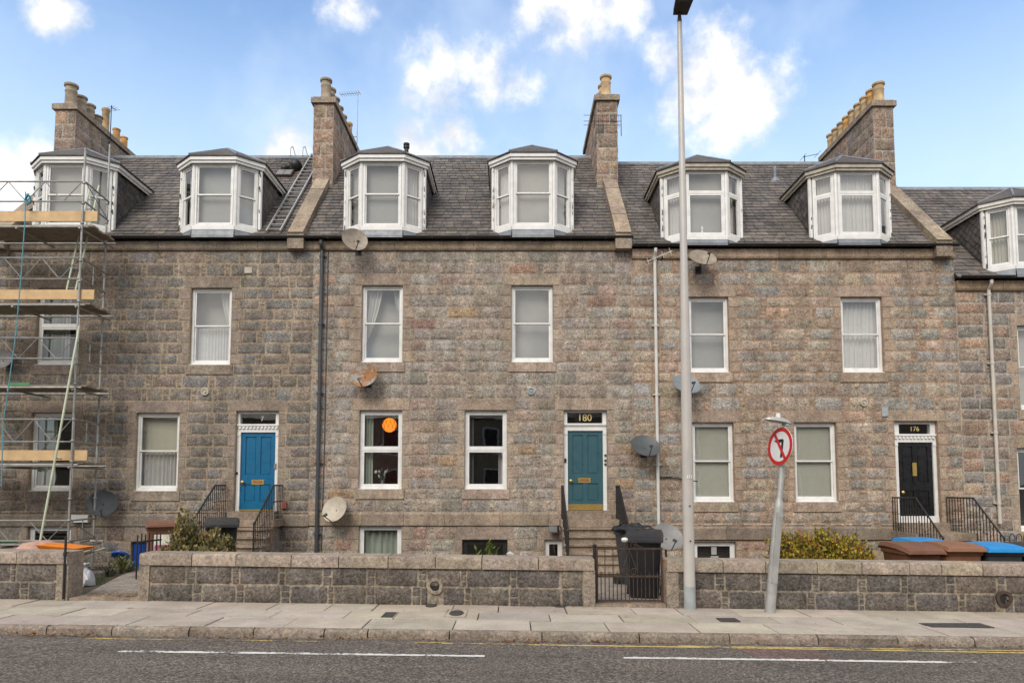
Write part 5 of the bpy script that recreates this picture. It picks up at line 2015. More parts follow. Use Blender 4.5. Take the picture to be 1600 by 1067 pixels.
wheelie('lighter orange brown wheelie bin between brown and blue lidded bins', at(1492, 11.0), 11.05, R(-3), 'bin_brown_light', 'bin_brown_light')
wheelie('grey wheelie bin with blue lid and white sticker by the black bin', at(1551, 11.0), 11.0, R(-4), 'bin_grey', 'bin_blue', sticker=True)
wheelie('black wheelie bin last in the row beside the blue lid', at(1614, 11.0), 11.1, R(-2), 'bin_black', 'bin_black')
rr = random.Random(14)
m2 = MB()
bx_, by_ = at(990, 11.5), 11.55
for (dx, dy, dz_, r0) in ((-.14, .1, 0, .13), (.05, .05, .02, .15), (.22, -.05, -.01, .13), (.1, -.2, -.02, .10), (-.02, -.1, .0, .12)):
    m2.lathe([(r0 * .3, -r0 * .6), (r0 * .9, -r0 * .35), (r0, 0), (r0 * .8, r0 * .35), (r0 * .25, r0 * .55)], Fr((bx_ + dx, by_ + dy, gz(bx_, by_) + 1.02 + dz_)), 12)
m2.v = [(v_[0] + rr.uniform(-.02, .02), v_[1] + rr.uniform(-.02, .02), v_[2] + rr.uniform(-.018, .018)) for v_ in m2.v]
tag(m2.build('rubbish_bag', 'bin_black', smooth=True), 'crumpled black bags heaped on the lids behind the iron gate', 'bag')
# white glove-like rag and bag stuffed under the lid by the gate
p = P(976, 843, 10.85)
m2 = MB().lathe([(0.01, -0.035), (0.04, -0.028), (0.055, 0.0), (0.04, 0.028), (0.01, 0.035)], Fr(p), 10)
tag(m2.build('paper_cup', 'petal', smooth=True), 'crumpled cream wrapper caught at the lid of the gate bin', 'litter')
# posters on the red brown bin
p0 = P(254, 850, 14.86)
Fp = Fr((p0.x, p0.y, p0.z), (math.cos(R(26)), math.sin(R(26)), 0), (-math.sin(R(26)), math.cos(R(26)), 0), (0, 0, 1))
po = MB().obox(Fp, -.17, .17, -.006, 0, -.2, .2).build('poster', 'poster')
tag(po, 'pale poster with pink lower half on the red brown bin', 'poster')
MB().obox(Fp, -.15, .15, -.009, -.0065, -.19, -.01).build('printed_band', 'poster_pink', po)
# black iron gate leaf folded back by the gateway
gl = thing('gate_leaf', 'black iron gate leaf folded open beside the red brown bin', 'gate', (P(224, 850, 12.6).x, 12.6, -.1))
xg = P(224, 850, 12.6).x
for i in range(7):
    MB().tube((xg + .012 * i, 12.4 + .11 * i, -.2), (xg + .012 * i, 12.4 + .11 * i, .82 + .03 * (i % 2)), 0.014, 0.012, 6).build('bar', 'black_iron', gl)
for z in (0.0, 0.7):
    MB().tube((xg, 12.4, z), (xg + .075, 13.08, z), 0.016, 0.016, 6).build('rail', 'black_iron', gl)

# ------------------------------------------------------------------ satellite dishes


def dish(label, u, v, r_, az, el, mat, off=0.38, arm=True, wall=True, arm_dir=None, y=None, squash=1.0, post=None):
    """az: turn of the dish's axis from the viewer (degrees, + to the right), el: upward tilt"""
    D = y if y else YF - off
    c = P(u, v, D)
    a, e = R(az), R(el)
    n = Vector((math.sin(a) * math.cos(e), -math.cos(a) * math.cos(e), math.sin(e)))
    side = Vector((math.cos(a), math.sin(a), 0))
    up = n.cross(side) * -1
    if up.z < 0:
        up = -up
    Fd = Fr(c, side, up, n)
    r = thing('satellite_dish', label, 'satellite dish', c, 0, 'satellite dishes on the terrace')
    prof = [(0.02, -0.095 * 1), (r_ * 0.35, -0.085), (r_ * 0.7, -0.05), (r_ * 0.97, 0.0), (r_ * 1.0, 0.006), (r_ * 1.0, -0.008), (r_ * 0.7, -0.062), (r_ * .3, -0.098), (0.02, -0.105)]
    m2 = MB()
    vs = []
    nn = 28
    for (q, h) in prof:
        for i in range(nn):
            t = 2 * math.pi * i / nn
            vs.append(Fd.p(q * math.cos(t), q * math.sin(t) * squash, h))
    m2.add(vs, [(k * nn + i, k * nn + (i + 1) % nn, (k + 1) * nn + (i + 1) % nn, (k + 1) * nn + i) for k in range(len(prof) - 1) for i in range(nn)])
    m2.build('reflector', mat, r, smooth=True)
    lo = Fd.p(0, -r_ * squash * 0.97, -0.02)
    lnb = Fd.p(0, -r_ * squash * 0.95, 0.34)
    am = MB().path([Fd.p(0, -r_ * 0.6 * squash, -0.09), lo, lnb], 0.013, 6)
    am.build('feed_arm', 'dish_dark', r)
    MB().tube(lnb, lnb + (Fd.p(0, 0, 0) - lnb).normalized() * 0.11, 0.032, 0.038, 10).build('receiver', 'dish_dark' if mat != 'dish_rusty' else 'dish_grey', r, smooth=True)
    back = Fd.p(0, 0, -0.1)
    br = MB()
    if post is None:
        wy = YF - 0.005
        br.path([back, Vector((back.x, back.y + 0.05, back.z - 0.05)), Vector((back.x + 0.02, wy, back.z - 0.12))], 0.02, 8)
        br.box(back.x - 0.06, back.x + 0.1, wy - 0.012, wy + 0.01, back.z - 0.22, back.z - 0.02)
    else:
        br.path([back, Vector((back.x, back.y + .05, back.z - .1)), Vector((back.x, back.y + .05, post))], 0.022, 8)
    br.build('bracket', 'black_iron', r)
    return r


dish('brown weathered satellite dish at the eaves above number 180', 554.5, 374, 0.33, 25, 18, 'dish_brown', 0.55)
dish('rusty orange satellite dish under an upper window', 569, 586.5, 0.34, -8, 24, 'dish_rusty')
dish('cream satellite dish low on the wall by the black drainpipe', 522.5, 795, 0.34, -20, 24, 'dish_cream')
dish('dark grey satellite dish low on the wall near the scaffold', 160.5, 786, 0.345, 25, 22, 'dish_dark')
dish('dark grey satellite dish on the wall between teal door and white downpipe', 1009, 696, 0.375, 8, 42, 'dish_dark')
dish('pale grey satellite dish standing behind the wheelie bins', 1043, 838, 0.37, 10, 38, 'dish_grey', y=16.5, post=gz(3.6, 16.5))
dish('beige satellite dish at the eaves behind the lamp post', 1098, 402, 0.36, 8, 42, 'dish_brown', 0.5)
dish('blue grey satellite dish half behind the lamp post', 1073, 600, 0.36, 10, 42, 'dish_blue')
dish('grey satellite dish on the wall behind the scaffold boards', 2, 561, 0.27, 5, 20, 'dish_grey', 0.3)

# ------------------------------------------------------------------ roof things


def on_roof(H, u, v, lift=0.0):
    """photo pixel on the front roof slope"""
    d = ray(u, v)
    # z = ze + (y - ye)  ->  CZ + dz t = ze + dy t - ye
    t = (H.z_eave - H.y_eave - CZ) / (d[2] - d[1])
    return Vector((d[0] * t, d[1] * t - lift * .7, CZ + d[2] * t + lift * .7))


def roof_frame(H, p):
    return Fr(p, (1, 0, 0), (0, -1, 1), (0, 1, 1))


p = on_roof(HA, 428, 366, 0.05)
Fl = roof_frame(HA, p)
ld = thing('roof_ladder', 'aluminium roof ladder lying on the slates beside the chimney', 'ladder', p)
Ll = (HA.yr - p.y) * math.sqrt(2) - 0.05
for s in (-1, 1):
    MB().obox(Fl, s * 0.18 - .02, s * 0.18 + .02, 0.0, 0.06, 0, Ll).build('rail', 'galv', ld)
nr = int(Ll / 0.27)
for i in range(nr):
    MB().obox(Fl, -0.16, 0.16, 0.018, 0.045, 0.12 + i * 0.27, 0.15 + i * 0.27).build('rung', 'galv', ld)
# ridge hooks
for u in (455, 474):
    q = Vector((P(u, 245, HA.yr).x, HA.yr, HA.zr))
    o = MB().path([q + Vector((0, -.1, -.02)), q + Vector((0, -.05, .28)), q + Vector((.05, 0, .33)), q + Vector((.12, .05, .05))], 0.014, 6).build('ridge_hook', 'galv')
    tag(o, 'thin metal hook on the ridge next to the roof ladder' if u > 460 else 'thin metal hook on the ridge, one pace from the roof ladder', 'hook', 'metal hooks on the ridge')
# skylight and bag
p = on_roof(HA, 445, 274, 0.02)
Fk = roof_frame(HA, p)
sk = MB().obox(Fk, -0.26, 0.26, 0.0, 0.07, -0.2, 0.24).build('skylight', 'rust_iron', HA.root)
MB().obox(Fk, -0.22, -0.01, 0.07, 0.078, -0.16, 0.20).build('skylight_pane', 'dish_grey', sk)
MB().obox(Fk, 0.01, 0.22, 0.07, 0.078, -0.16, 0.20).build('skylight_pane', 'dish_grey', sk)
p = on_roof(HA, 456, 266, 0.10)
m2 = MB()
rr = random.Random(4)
for (dx, dz_, r0) in ((-.2, -.04, .12), (-.05, 0, .14), (.14, .05, .20), (.06, -.05, .15)):
    Fq = Fr(p + Vector((dx, 0, dz_)))
    m2.lathe([(r0 * .3, -r0), (r0 * .8, -r0 * .6), (r0, 0), (r0 * .85, r0 * .5), (r0 * .3, r0 * .95)], Fq, 9)
m2.v = [(v_[0] + rr.uniform(-.015, .015), v_[1] + rr.uniform(-.015, .015), v_[2] + rr.uniform(-.015, .015)) for v_ in m2.v]
tag(m2.build('rubbish_bag', 'bin_black', smooth=True), 'slumped black bag lying on the slates above the skylight', 'bag')
# vent pipes
q = on_roof(HB, 635, 246)
MB().lathe([(0.07, -0.3), (0.07, 0.28), (0.10, 0.30), (0.10, 0.36), (0.085, 0.37), (0.10, 0.39), (0.10, 0.45), (0.02, 0.46)], Fr(q), 12).build('vent_pipe', 'black_iron', HB.root, smooth=True)
q = on_roof(HC, 1211, 281)
MB().lathe([(0.16, -0.1), (0.14, 0.03), (0.055, 0.05), (0.05, 0.42), (0.02, 0.42)], Fr(q), 10).build('vent_pipe', 'lead', HC.root, smooth=True)


def aerial(label, base, h, boom, n, mat='galv', el=0.28, lash=None):
    r = thing('aerial', label, 'aerial', base)
    b = Vector(base)
    top = b + Vector((0, 0, h))
    MB().tube(b, top, 0.016, 0.014, 6).build('mast', mat, r)
    bv = Vector(boom)
    MB().tube(top - Vector((0, 0, .06)) - bv * .12, top - Vector((0, 0, .06)) + bv, 0.010, 0.010, 5).build('boom', mat, r)
    cr = bv.cross(Vector((0, 0, 1))).normalized()
    for i in range(n):
        q = top - Vector((0, 0, .06)) + bv * (-.1 + 1.05 * i / max(1, n - 1))
        MB().tube(q - cr * el / 2, q + cr * el / 2, 0.006, 0.006, 4).build('element', mat, r)
    if lash:
        MB().tube(b + Vector((0, 0, h * .2)), b + Vector((lash, 0, h * .2)), 0.014, 0.014, 5).build('bracket', mat, r)
    return r


aerial('thin television aerial on the chimney between blue and teal door houses', (P(558, 215, 23.2).x, 23.2, P(558, 232, 23.2).z), P(558, 143, 23.2).z - P(558, 232, 23.2).z, (-0.62, 0.1, 0.0), 9, lash=-.35)
aerial('leaning mast aerial on the grey potted chimney above the scaffold', (P(172, 220, 22.4).x, 22.4, P(172, 238, 22.4).z), P(168, 165, 22.4).z - P(172, 238, 22.4).z, (0.05, 0.2, 0), 3, 'rust_iron', lash=-.4)
q = P(1257, 244, HC.yr)
aerial('small vee shaped aerial on the ridge near the tall row of pots', (q.x, HC.yr, HC.zr), 0.26, (0.45, 0.0, 0.1), 2, 'rust_iron', 0.5)
q = P(946, 192, 20.5)
rk = thing('aerial', 'many rodded aerial bracketed to the face of the plain chimney', 'aerial', (q.x, 20.4, q.z))
for k, z in enumerate((0.18, 0.0, -0.12)):
    MB().tube((q.x - .65, 20.45, q.z + z + .02), (q.x + .45, 20.42, q.z + z), 0.008, 0.008, 5).build('boom', 'rust_iron', rk)
for i in range(8):
    x = q.x - .45 + i * .12
    MB().tube((x, 20.44, q.z - .2), (x, 20.44, q.z + .22), 0.006, 0.006, 4).build('element', 'rust_iron', rk)
MB().tube((q.x + .45, 20.42, q.z - .45), (q.x + .45, 20.42, q.z + .2), 0.012, 0.012, 5).build('mast', 'rust_iron', rk)

q = P(1036, 400, YF - .2)
ms_ = thing('eaves_aerial', 'small white rod aerial clamped at the eaves beside the lamp post', 'aerial', q)
MB().tube((q.x - .4, YF - .12, q.z - .12), (q.x + .22, YF - .3, q.z + .10), 0.012, 0.012, 6).build('boom', 'pipe_white', ms_)
for i in range(4):
    t_ = i / 3
    c_ = Vector((q.x - .38 + .55 * t_, YF - .13 - .16 * t_, q.z - .11 + .2 * t_))
    MB().tube(c_ + Vector((-.03, 0, .09)), c_ + Vector((.03, 0, -.09)), 0.007, 0.007, 5).build('element', 'pipe_white', ms_)
MB().tube((q.x, YF - .2, q.z), (q.x, YF, q.z - .05), 0.018, 0.018, 6).build('bracket', 'black_iron', ms_)
# ------------------------------------------------------------------ scaffold
XS, YN, YFAR = -10.28, 16.7, 17.95
sf = thing('scaffold', 'steel tube scaffold with timber toe boards against the blue door house', 'scaffold', (XS, YN, gz(XS, YN)))
ZL = [P(130, v, YN).z for v in (350, 472, 601, 722, 847)]
for (x, y, vt) in ((XS + .02, YN, 232), (XS - .12, YFAR, 226), (XS - 3.0, YN, 240), (XS - 3.0, YFAR, 240)):
    zt0 = P(130, vt, y).z
    m2 = MB().tube((x, y, gz(x, y) - 0.02), (x, y, zt0), 0.026, 0.026, 10)
    for z in ZL:
        for dz_ in (0.02, 0.5, 1.0):
            m2.lathe([(0.03, 0), (0.042, 0.01), (0.042, 0.05), (0.03, 0.06)], Fr((x, y, z + dz_ - .03)), 8)
    m2.lathe([(0.08, 0), (0.08, 0.01), (0.03, 0.02)], Fr((x, y, gz(x, y) - .01)), 8)
    m2.build('standard', 'scaf_tube', sf, smooth=True)
XL, XR = XS - 3.1, XS + 0.35
for k, z in enumerate(ZL):
    for y in (YN + .03, YFAR - .03):
        MB().tube((XL, y, z - .06), (XS + .15, y, z - .06), 0.024, 0.024, 8).build('ledger', 'scaf_tube', sf)
    for x in (XS, XS - 1.5, XS - 3.0):
        MB().tube((x, YN - .08, z - .12), (x, YFAR + .12, z - .12), 0.024, 0.024, 8).build('transom', 'scaf_tube', sf)
    for i in range(4):
        if k == 4 and i > 1:
            continue
        y = YN + .10 + i * 0.255
        MB().box(XL, XR - 0.12 - 0.05 * (i % 2), y, y + 0.235, z - .03, z + .012).build('scaffold_board', 'wood_old', sf)
for (k, va, vb) in ((0, 329, 345), (1, 452, 467), (3, 703, 719)):
    za, zb__ = P(100, vb, YN).z, P(100, va, YN).z
    MB().box(XL, XR, YN + .035, YN + .073, za, zb__).build('toe_board', 'wood_new', sf)
MB().box(XS - 1.55, XS - 1.05, YN - .01, YN + .005, ZL[2] - .02, ZL[2] + .05).build('green_tag', 'green_paint', sf)
MB().box(XS - 1.75, XS - 1.15, YN - .01, YN + .005, ZL[4] - .02, ZL[4] + .05).build('green_tag', 'green_paint', sf)


def lattice(va, vb, x0, x1, n, y=YN - .03):
    za, zb__ = P(100, va, y).z, P(100, vb, y).z
    m2 = MB().tube((x0, y, za), (x1, y, za), 0.021, 0.021, 6).build('guard_rail', 'scaf_tube', sf)
    MB().tube((x0, y, zb__), (x1, y, zb__), 0.019, 0.019, 6).build('guard_rail', 'scaf_tube', sf)
    dx = (x1 - x0) / n
    for i in range(n):
        a_, b_ = (za, zb__) if i % 2 else (zb__, za)
        MB().tube((x0 + dx * i, y, a_), (x0 + dx * (i + 1), y, b_), 0.012, 0.012, 5).build('lattice_brace', 'scaf_tube', sf)


for (va, vb) in ((284, 315), (403, 436), (528, 560), (655, 690), (813, 845)):
    lattice(va, vb, XL, XS, 7)
    z0_, z1_ = P(130, va, YN).z, P(130, vb, YN).z
    for z in (z0_, z1_):
        MB().tube((XS + .05, YN, z), (XS - .08, YFAR, z), 0.021, 0.021, 6).build('end_rail', 'scaf_tube', sf)
    MB().tube((XS + .05, YN, z0_), (XS - .08, YFAR, z1_), 0.011, 0.011, 5).build('end_brace', 'scaf_tube', sf)
    MB().tube((XS - .02, YN + .6, z1_), (XS - .02, YN + .6, z0_), 0.011, 0.011, 5).build('end_brace', 'scaf_tube', sf)
MB().tube(P(124, 509, YN - .06), P(62, 850, YN - .35), 0.026, 0.026, 10).build('raking_tube', 'scaf_paint', sf, smooth=True)
MB().tube(P(85, 715, YN - .04), P(96, 717, YN - .3), 0.02, 0.02, 8).build('coupler', 'scaf_tube', sf)
lad = thing('ladder', 'narrow metal ladder climbing between the upper scaffold lifts', 'ladder', P(110, 455, YN + .45))
la, lb = P(110, 458, YN + .5), P(148, 290, YN + .95)
for s in (-.11, .11):
    MB().tube(la + Vector((s, 0, 0)), lb + Vector((s, 0, 0)), 0.022, 0.022, 8).build('rail', 'scaf_paint', lad)
for i in range(11):
    q = la.lerp(lb, (i + .5) / 11)
    MB().tube(q + Vector((-.11, 0, 0)), q + Vector((.11, 0, 0)), 0.013, 0.013, 6).build('rung', 'scaf_tube', lad)
rp = MB()
pts = [P(40, 300, YN - .1), P(39, 345, YN - .12), P(33, 430, YN - .12), P(25, 520, YN - .12), P(14, 600, YN - .12), P(5, 660, YN - .12), P(2, 760, YN - .12)]
rp.path(pts, 0.012, 6)
rr = random.Random(8)
q = P(44, 312, YN - .1)
for i in range(7):
    a0_ = rr.uniform(0, 6)
    rp.path([q + Vector((.07 * math.cos(a0_ + t * 1.05), .03 * math.sin(t), .10 * math.sin(a0_ + t * 1.05) + rr.uniform(-.05, .05))) for t in range(7)], 0.010, 5)
tag(rp.build('rope', 'rope'), 'blue green rope knotted on the top guard rail and hanging down', 'rope')

# ------------------------------------------------------------------ garden clutter by the scaffold
x, y = P(60, 860, 12.6).x, 12.6
z = gz(x, y)
mx = thing('cement_mixer', 'pinkish cement caked mixer drum behind the garden wall', 'mixer', (x, y, z))
zt0 = P(60, 846, y).z
Fm = Fr((x, y, zt0 - .30), (1, 0, 0.15), (0, 1, 0), (-.15, 0, 1))
MB().lathe([(0.06, -0.38), (0.28, -0.33), (0.40, -0.12), (0.42, 0.02), (0.36, 0.2), (0.22, 0.29), (0.20, 0.31), (0.16, 0.30), (0.14, 0.1)], Fm, 22).build('drum', 'drum_pink', mx, smooth=True)
for (dx, dy) in ((-.3, -.3), (.3, -.3), (-.3, .3), (.3, .3)):
    MB().tube((x + dx, y + dy, z), (x + dx * .4, y + dy * .4, zt0 - .5), 0.02, 0.02, 6).build('leg', 'orange', mx)
MB().tube((x - .45, y, zt0 - .35), (x + .45, y, zt0 - .35), 0.025, 0.025, 8).build('axle', 'orange', mx)
x, y = P(105, 860, 12.2).x, 12.2
z = gz(x, y)
zt0 = P(105, 851, y).z
wb = thing('wheelbarrow', 'orange wheelbarrow tray next to the cement mixer', 'wheelbarrow', (x, y, z))
m2 = MB().hull8([(x - .22, y - .18, zt0 - .18), (x + .2, y - .18, zt0 - .18), (x + .2, y + .18, zt0 - .18), (x - .22, y + .18, zt0 - .18), (x - .36, y - .28, zt0 + .02), (x + .3, y - .28, zt0 - .04), (x + .3, y + .28, zt0 - .04), (x - .36, y + .28, zt0 + .02)])
m2.build('tray', 'orange', wb)
for s in (-.22, .22):
    MB().path([Vector((x - .4, y + s, zt0 - .2)), Vector((x + .1, y + s, zt0 - .2)), Vector((x + .52, y + s, zt0 - .07))], 0.016, 6).build('handle', 'scaf_tube', wb)
    MB().tube((x + .12, y + s, zt0 - .2), (x + .18, y + s, z), 0.015, 0.015, 6).build('leg', 'scaf_tube', wb)
MB().lathe([(0.04, -0.04), (0.16, -0.04), (0.18, 0), (0.16, 0.04), (0.04, 0.04)], Fr((x - .5, y, z + .18), (1, 0, 0), (0, 0, 1), (0, 1, 0)), 16).build('wheel', 'rubber', wb, smooth=True)
MB().tube((x - .5, y - .22, z + .18), (x - .5, y + .22, z + .18), 0.012, 0.012, 6).build('axle', 'scaf_tube', wb)
# white rubbish sack
p = G(128, 907, gz(-6.6, 11.2))
m2 = MB()
rr = random.Random(9)
prof = [(0.10, 0), (0.17, 0.03), (0.18, 0.12), (0.16, 0.20), (0.13, 0.25), (0.09, 0.27), (0.06, 0.31), (0.10, 0.36), (0.02, 0.33)]
m2.lathe(prof, Fr((p.x, p.y, gz(p.x, p.y) - .01)), 22)
m2.v = [(v_[0] + rr.uniform(-.024, .024), v_[1] + rr.uniform(-.024, .024), v_[2] + rr.uniform(-.02, .02)) for v_ in m2.v]
tag(m2.build('rubbish_sack', 'bag_white', smooth=True), 'crumpled white plastic sack inside the open gateway', 'sack')
# blue oval garden table
p = P(188, 868, 14.6)
tb = thing('garden_stool', 'small blue round garden stool by the basement door', 'stool', (p.x, 14.6, gz(p.x, 14.6)))
MB().lathe([(0.16, -0.02), (0.175, 0.0), (0.175, 0.02), (0.16, 0.03), (0.03, 0.03)], Fr((p.x, 14.6, p.z), (1, 0, 0), (0, .8, -.6), (0, .6, .8)), 20).build('seat', 'door_royal', tb, smooth=True)
for k in range(3):
    a0_ = k * 2.1
    MB().tube((p.x + .08 * math.cos(a0_), 14.6 + .08 * math.sin(a0_), p.z - .02), (p.x + .14 * math.cos(a0_), 14.6 + .14 * math.sin(a0_), gz(p.x, 14.6)), 0.014, 0.014, 6).build('leg', 'black_iron', tb)
# kerb of the path
m2 = MB()
pk = [(-6.62, 10.62), (-7.15, 12.5), (-7.6, 14.6)]
for (x0_, y0_), (x1_, y1_) in zip(pk[:-1], pk[1:]):
    z0_, z1_ = gz(x0_, y0_), gz(x1_, y1_)
    m2.hull8([(x0_ - .14, y0_, z0_ - .1), (x0_, y0_, z0_ - .1), (x1_, y1_, z1_ - .1), (x1_ - .14, y1_, z1_ - .1), (x0_ - .14, y0_, z0_ + .10), (x0_, y0_, z0_ + .10), (x1_, y1_, z1_ + .12), (x1_ - .14, y1_, z1_ + .12)])
tag(m2.build('path_edging', 'concrete'), 'mossy concrete edging of the path at the open gateway', kind='structure')

# ------------------------------------------------------------------ lamp post and road sign
b = G(1078, 951)
lp = thing('lamp_post', 'tall tapering grey street lamp post on the pavement', 'lamp post', b)
ztop = P(1063, 36, b.y).z
m2 = MB()
prof = [(0.080, -0.05), (0.080, 0.42), (0.078, 0.44), (0.077, 1.2), (0.074, 2.9), (0.052, 5.0), (0.036, ztop - b.z - .15), (0.036, ztop - b.z)]
m2.lathe(prof, Fr(b), 20)
m2.build('pole', 'galv_pole', lp, smooth=True)
MB().lathe([(0.0815, -0.05), (0.0815, 0.30), (0.0805, 0.31)], Fr(b), 20).build('base_sleeve', 'vent_metal', lp, smooth=True)
q = P(1070, 845, b.y - .08)
MB().tube((b.x + .004, b.y - .0845, q.z), (b.x + .004, b.y - .08, q.z), 0.012, 0.012, 8).build('bolt', 'black_iron', lp)
MB().tube((b.x + .004, b.y - .0845, q.z + .48), (b.x + .004, b.y - .078, q.z + .48), 0.012, 0.012, 8).build('bolt', 'black_iron', lp)
q = P(1077.5, 745, b.y - .08)
lbp = MB().box(q.x - .034, q.x + .034, b.y - .0805, b.y - .060, q.z - .022, q.z + .022).build('number_plate', 'paper', lp)
text_part('plate_number', '13', 0.05, Vector((q.x, b.y - .0815, q.z)), 'black_sign', lbp, depth=0.001)
MB().tube((b.x, b.y, ztop), (b.x, b.y, ztop + .13), 0.036, 0.022, 12).build('collar', 'rust_iron', lp, smooth=True)
Fa = Fr((b.x + .02, b.y + .02, ztop + .13), (1, 0, 0), (0, -1, 0.25), (0, .25, 1))
m2 = MB().hull8([Fa.p(-.11, 0, 0), Fa.p(.10, 0, 0), Fa.p(.20, .9, -.02), Fa.p(-.17, .9, -.02), Fa.p(-.10, 0.02, .10), Fa.p(.09, 0.02, .10), Fa.p(.17, .86, .13), Fa.p(-.14, .86, .13)])
ln = m2.build('lantern', 'lantern_dark', lp)
MB().hull8([Fa.p(-.10, .25, -.03), Fa.p(.09, .25, -.03), Fa.p(.16, .8, -.04), Fa.p(-.13, .8, -.04), Fa.p(-.10, .25, -.005), Fa.p(.09, .25, -.005), Fa.p(.16, .8, -.015), Fa.p(-.13, .8, -.015)]).build('lens', 'dish_dark', ln)

b = G(1203, 956)
lean = R(6.3)
Ms = Matrix.Translation(b) @ Matrix.Rotation(lean, 4, 'Y')
sg = thing('road_sign', 'leaning grey post with round no left turn sign and lamp', 'road sign', basis=Ms)
L1 = (956 - 800) / (F / b.y)
zs = lambda v: (956 - v) * b.y / F * 1.02
m2 = MB().lathe([(0.070, -0.05), (0.062, zs(800)), (0.056, zs(792)), (0.038, zs(784)), (0.036, zs(665))], Fr((0, 0, 0)), 18)
m2.build('post', 'galv', sg, True, True)
MB().obox(Fr((0, 0, 0)), -0.04, 0.04, -0.070, -0.05, zs(912), zs(805)).build('service_door', 'galv', sg, True)
zc = zs(705)
yaw = R(-74)
nrm = Vector((math.sin(yaw), -math.cos(yaw), 0))
side = Vector((math.cos(yaw), math.sin(yaw), 0))
Fs_ = Fr(Vector((0.0, 0.0, zc)) + nrm * 0.06, side, (0, 0, 1), nrm)
rd = 0.262
pl = MB().lathe([(rd * .98, -0.012), (rd, -0.008), (rd, 0.0), (rd * .2, 0.0005)], Fs_, 36).build('sign_plate', 'white_sign', sg, True, True)


def ring(mb, F_, r0, r1, h, n=36):
    vs = []
    for (q_, hh) in ((r0, 0), (r0, h), (r1, h), (r1, 0)):
        for i in range(n):
            t = 2 * math.pi * i / n
            vs.append(F_.p(q_ * math.cos(t), q_ * math.sin(t), hh))
    return mb.add(vs, [(k * n + i, k * n + (i + 1) % n, (k + 1) * n + (i + 1) % n, (k + 1) * n + i) for k in range(3) for i in range(n)])


ring(MB(), Fs_, rd, rd * 0.80, 0.003).build('red_ring', 'red_sign', sg, True)
ar = MB()
Fy = Fr(Fs_.o, Fs_.x, Fs_.y, Fs_.z)
ar.prism([Fy.p(*q_, 0.0022) for q_ in ((0.025, -0.155), (0.068, -0.155), (0.075, 0.085), (0.055, 0.10), (0.012, 0.10), (-0.05, 0.098), (-0.05, 0.125) if False else (-0.055, 0.098), (-0.055, 0.11), (-0.13, 0.075), (-0.055, 0.04), (-0.055, 0.052), (0.03, 0.055))], Fy.z * 0.0012)
ar.build('left_arrow', 'black_sign', sg, True)
c45, s45 = math.cos(R(-52)), math.sin(R(-52))
Fq = Fr(Fs_.o, Fs_.x * c45 + Fs_.y * s45, Fs_.x * -s45 + Fs_.y * c45, Fs_.z)
MB().obox(Fq, -rd * .83, rd * .83, -0.023, 0.023, 0.0036, 0.0048).build('red_slash', 'red_sign', sg, True)
MB().tube((0, 0, zs(672)), (0, 0, zs(664)), 0.052, 0.03, 12).build('post_cap', 'galv', sg, True)
# lamp over the sign
Fh = Fr(Vector((0, 0, zs(668))), Vector((nrm.x, nrm.y, 0.02)), side, (-.1, 0, 1))
m2 = MB()
sec = [(-0.08, 0.02, 0.02), (-0.02, 0.05, 0.045), (0.08, 0.09, 0.055), (0.22, 0.10, 0.05), (0.31, 0.06, 0.03), (0.34, 0.02, 0.012)]
vs = []
for (a_, w_, h_) in sec:
    vs += [Fh.p(a_, -w_, 0.0), Fh.p(a_, -w_ * .7, h_), Fh.p(a_, w_ * .7, h_), Fh.p(a_, w_, 0.0), Fh.p(a_, w_ * .5, -h_ * .25), Fh.p(a_, -w_ * .5, -h_ * .25)]
m2.add(vs, [(k * 6 + i, k * 6 + (i + 1) % 6, k * 6 + 6 + (i + 1) % 6, k * 6 + 6 + i) for k in range(len(sec) - 1) for i in range(6)] + [tuple(range(5, -1, -1)), tuple(range(30, 36))])
hd = m2.build('sign_lamp', 'galv', sg, True, True)
MB().tube(Fh.p(0.12, 0, 0.055), Fh.p(0.12, 0, 0.115), 0.034, 0.030, 12).build('photocell', 'white', hd, False, True)
hd2 = [o for o in hd.children][0]
hd2.matrix_parent_inverse = Matrix.Identity(4)

# ------------------------------------------------------------------ planting


def leaf_quads(mb, c, d, up, l_, w_, col, fold=0.25):
    d = d.normalized()
    s = d.cross(up)
    if s.length < 1e-3:
        s = Vector((1, 0, 0))
    s.normalize()
    n = s.cross(d)
    mb.col = col
    mid = c + d * l_ * 0.5
    mb.add([c, mid + s * w_ - n * w_ * fold * -1, c + d * l_, mid - s * w_ + n * w_ * fold, mid], [(0, 1, 4), (1, 2, 4), (2, 3, 4), (3, 0, 4)])


def rvec(r):
    while True:
        v = Vector((r.uniform(-1, 1), r.uniform(-1, 1), r.uniform(-1, 1)))
        if 0.05 < v.length < 1:
            return v


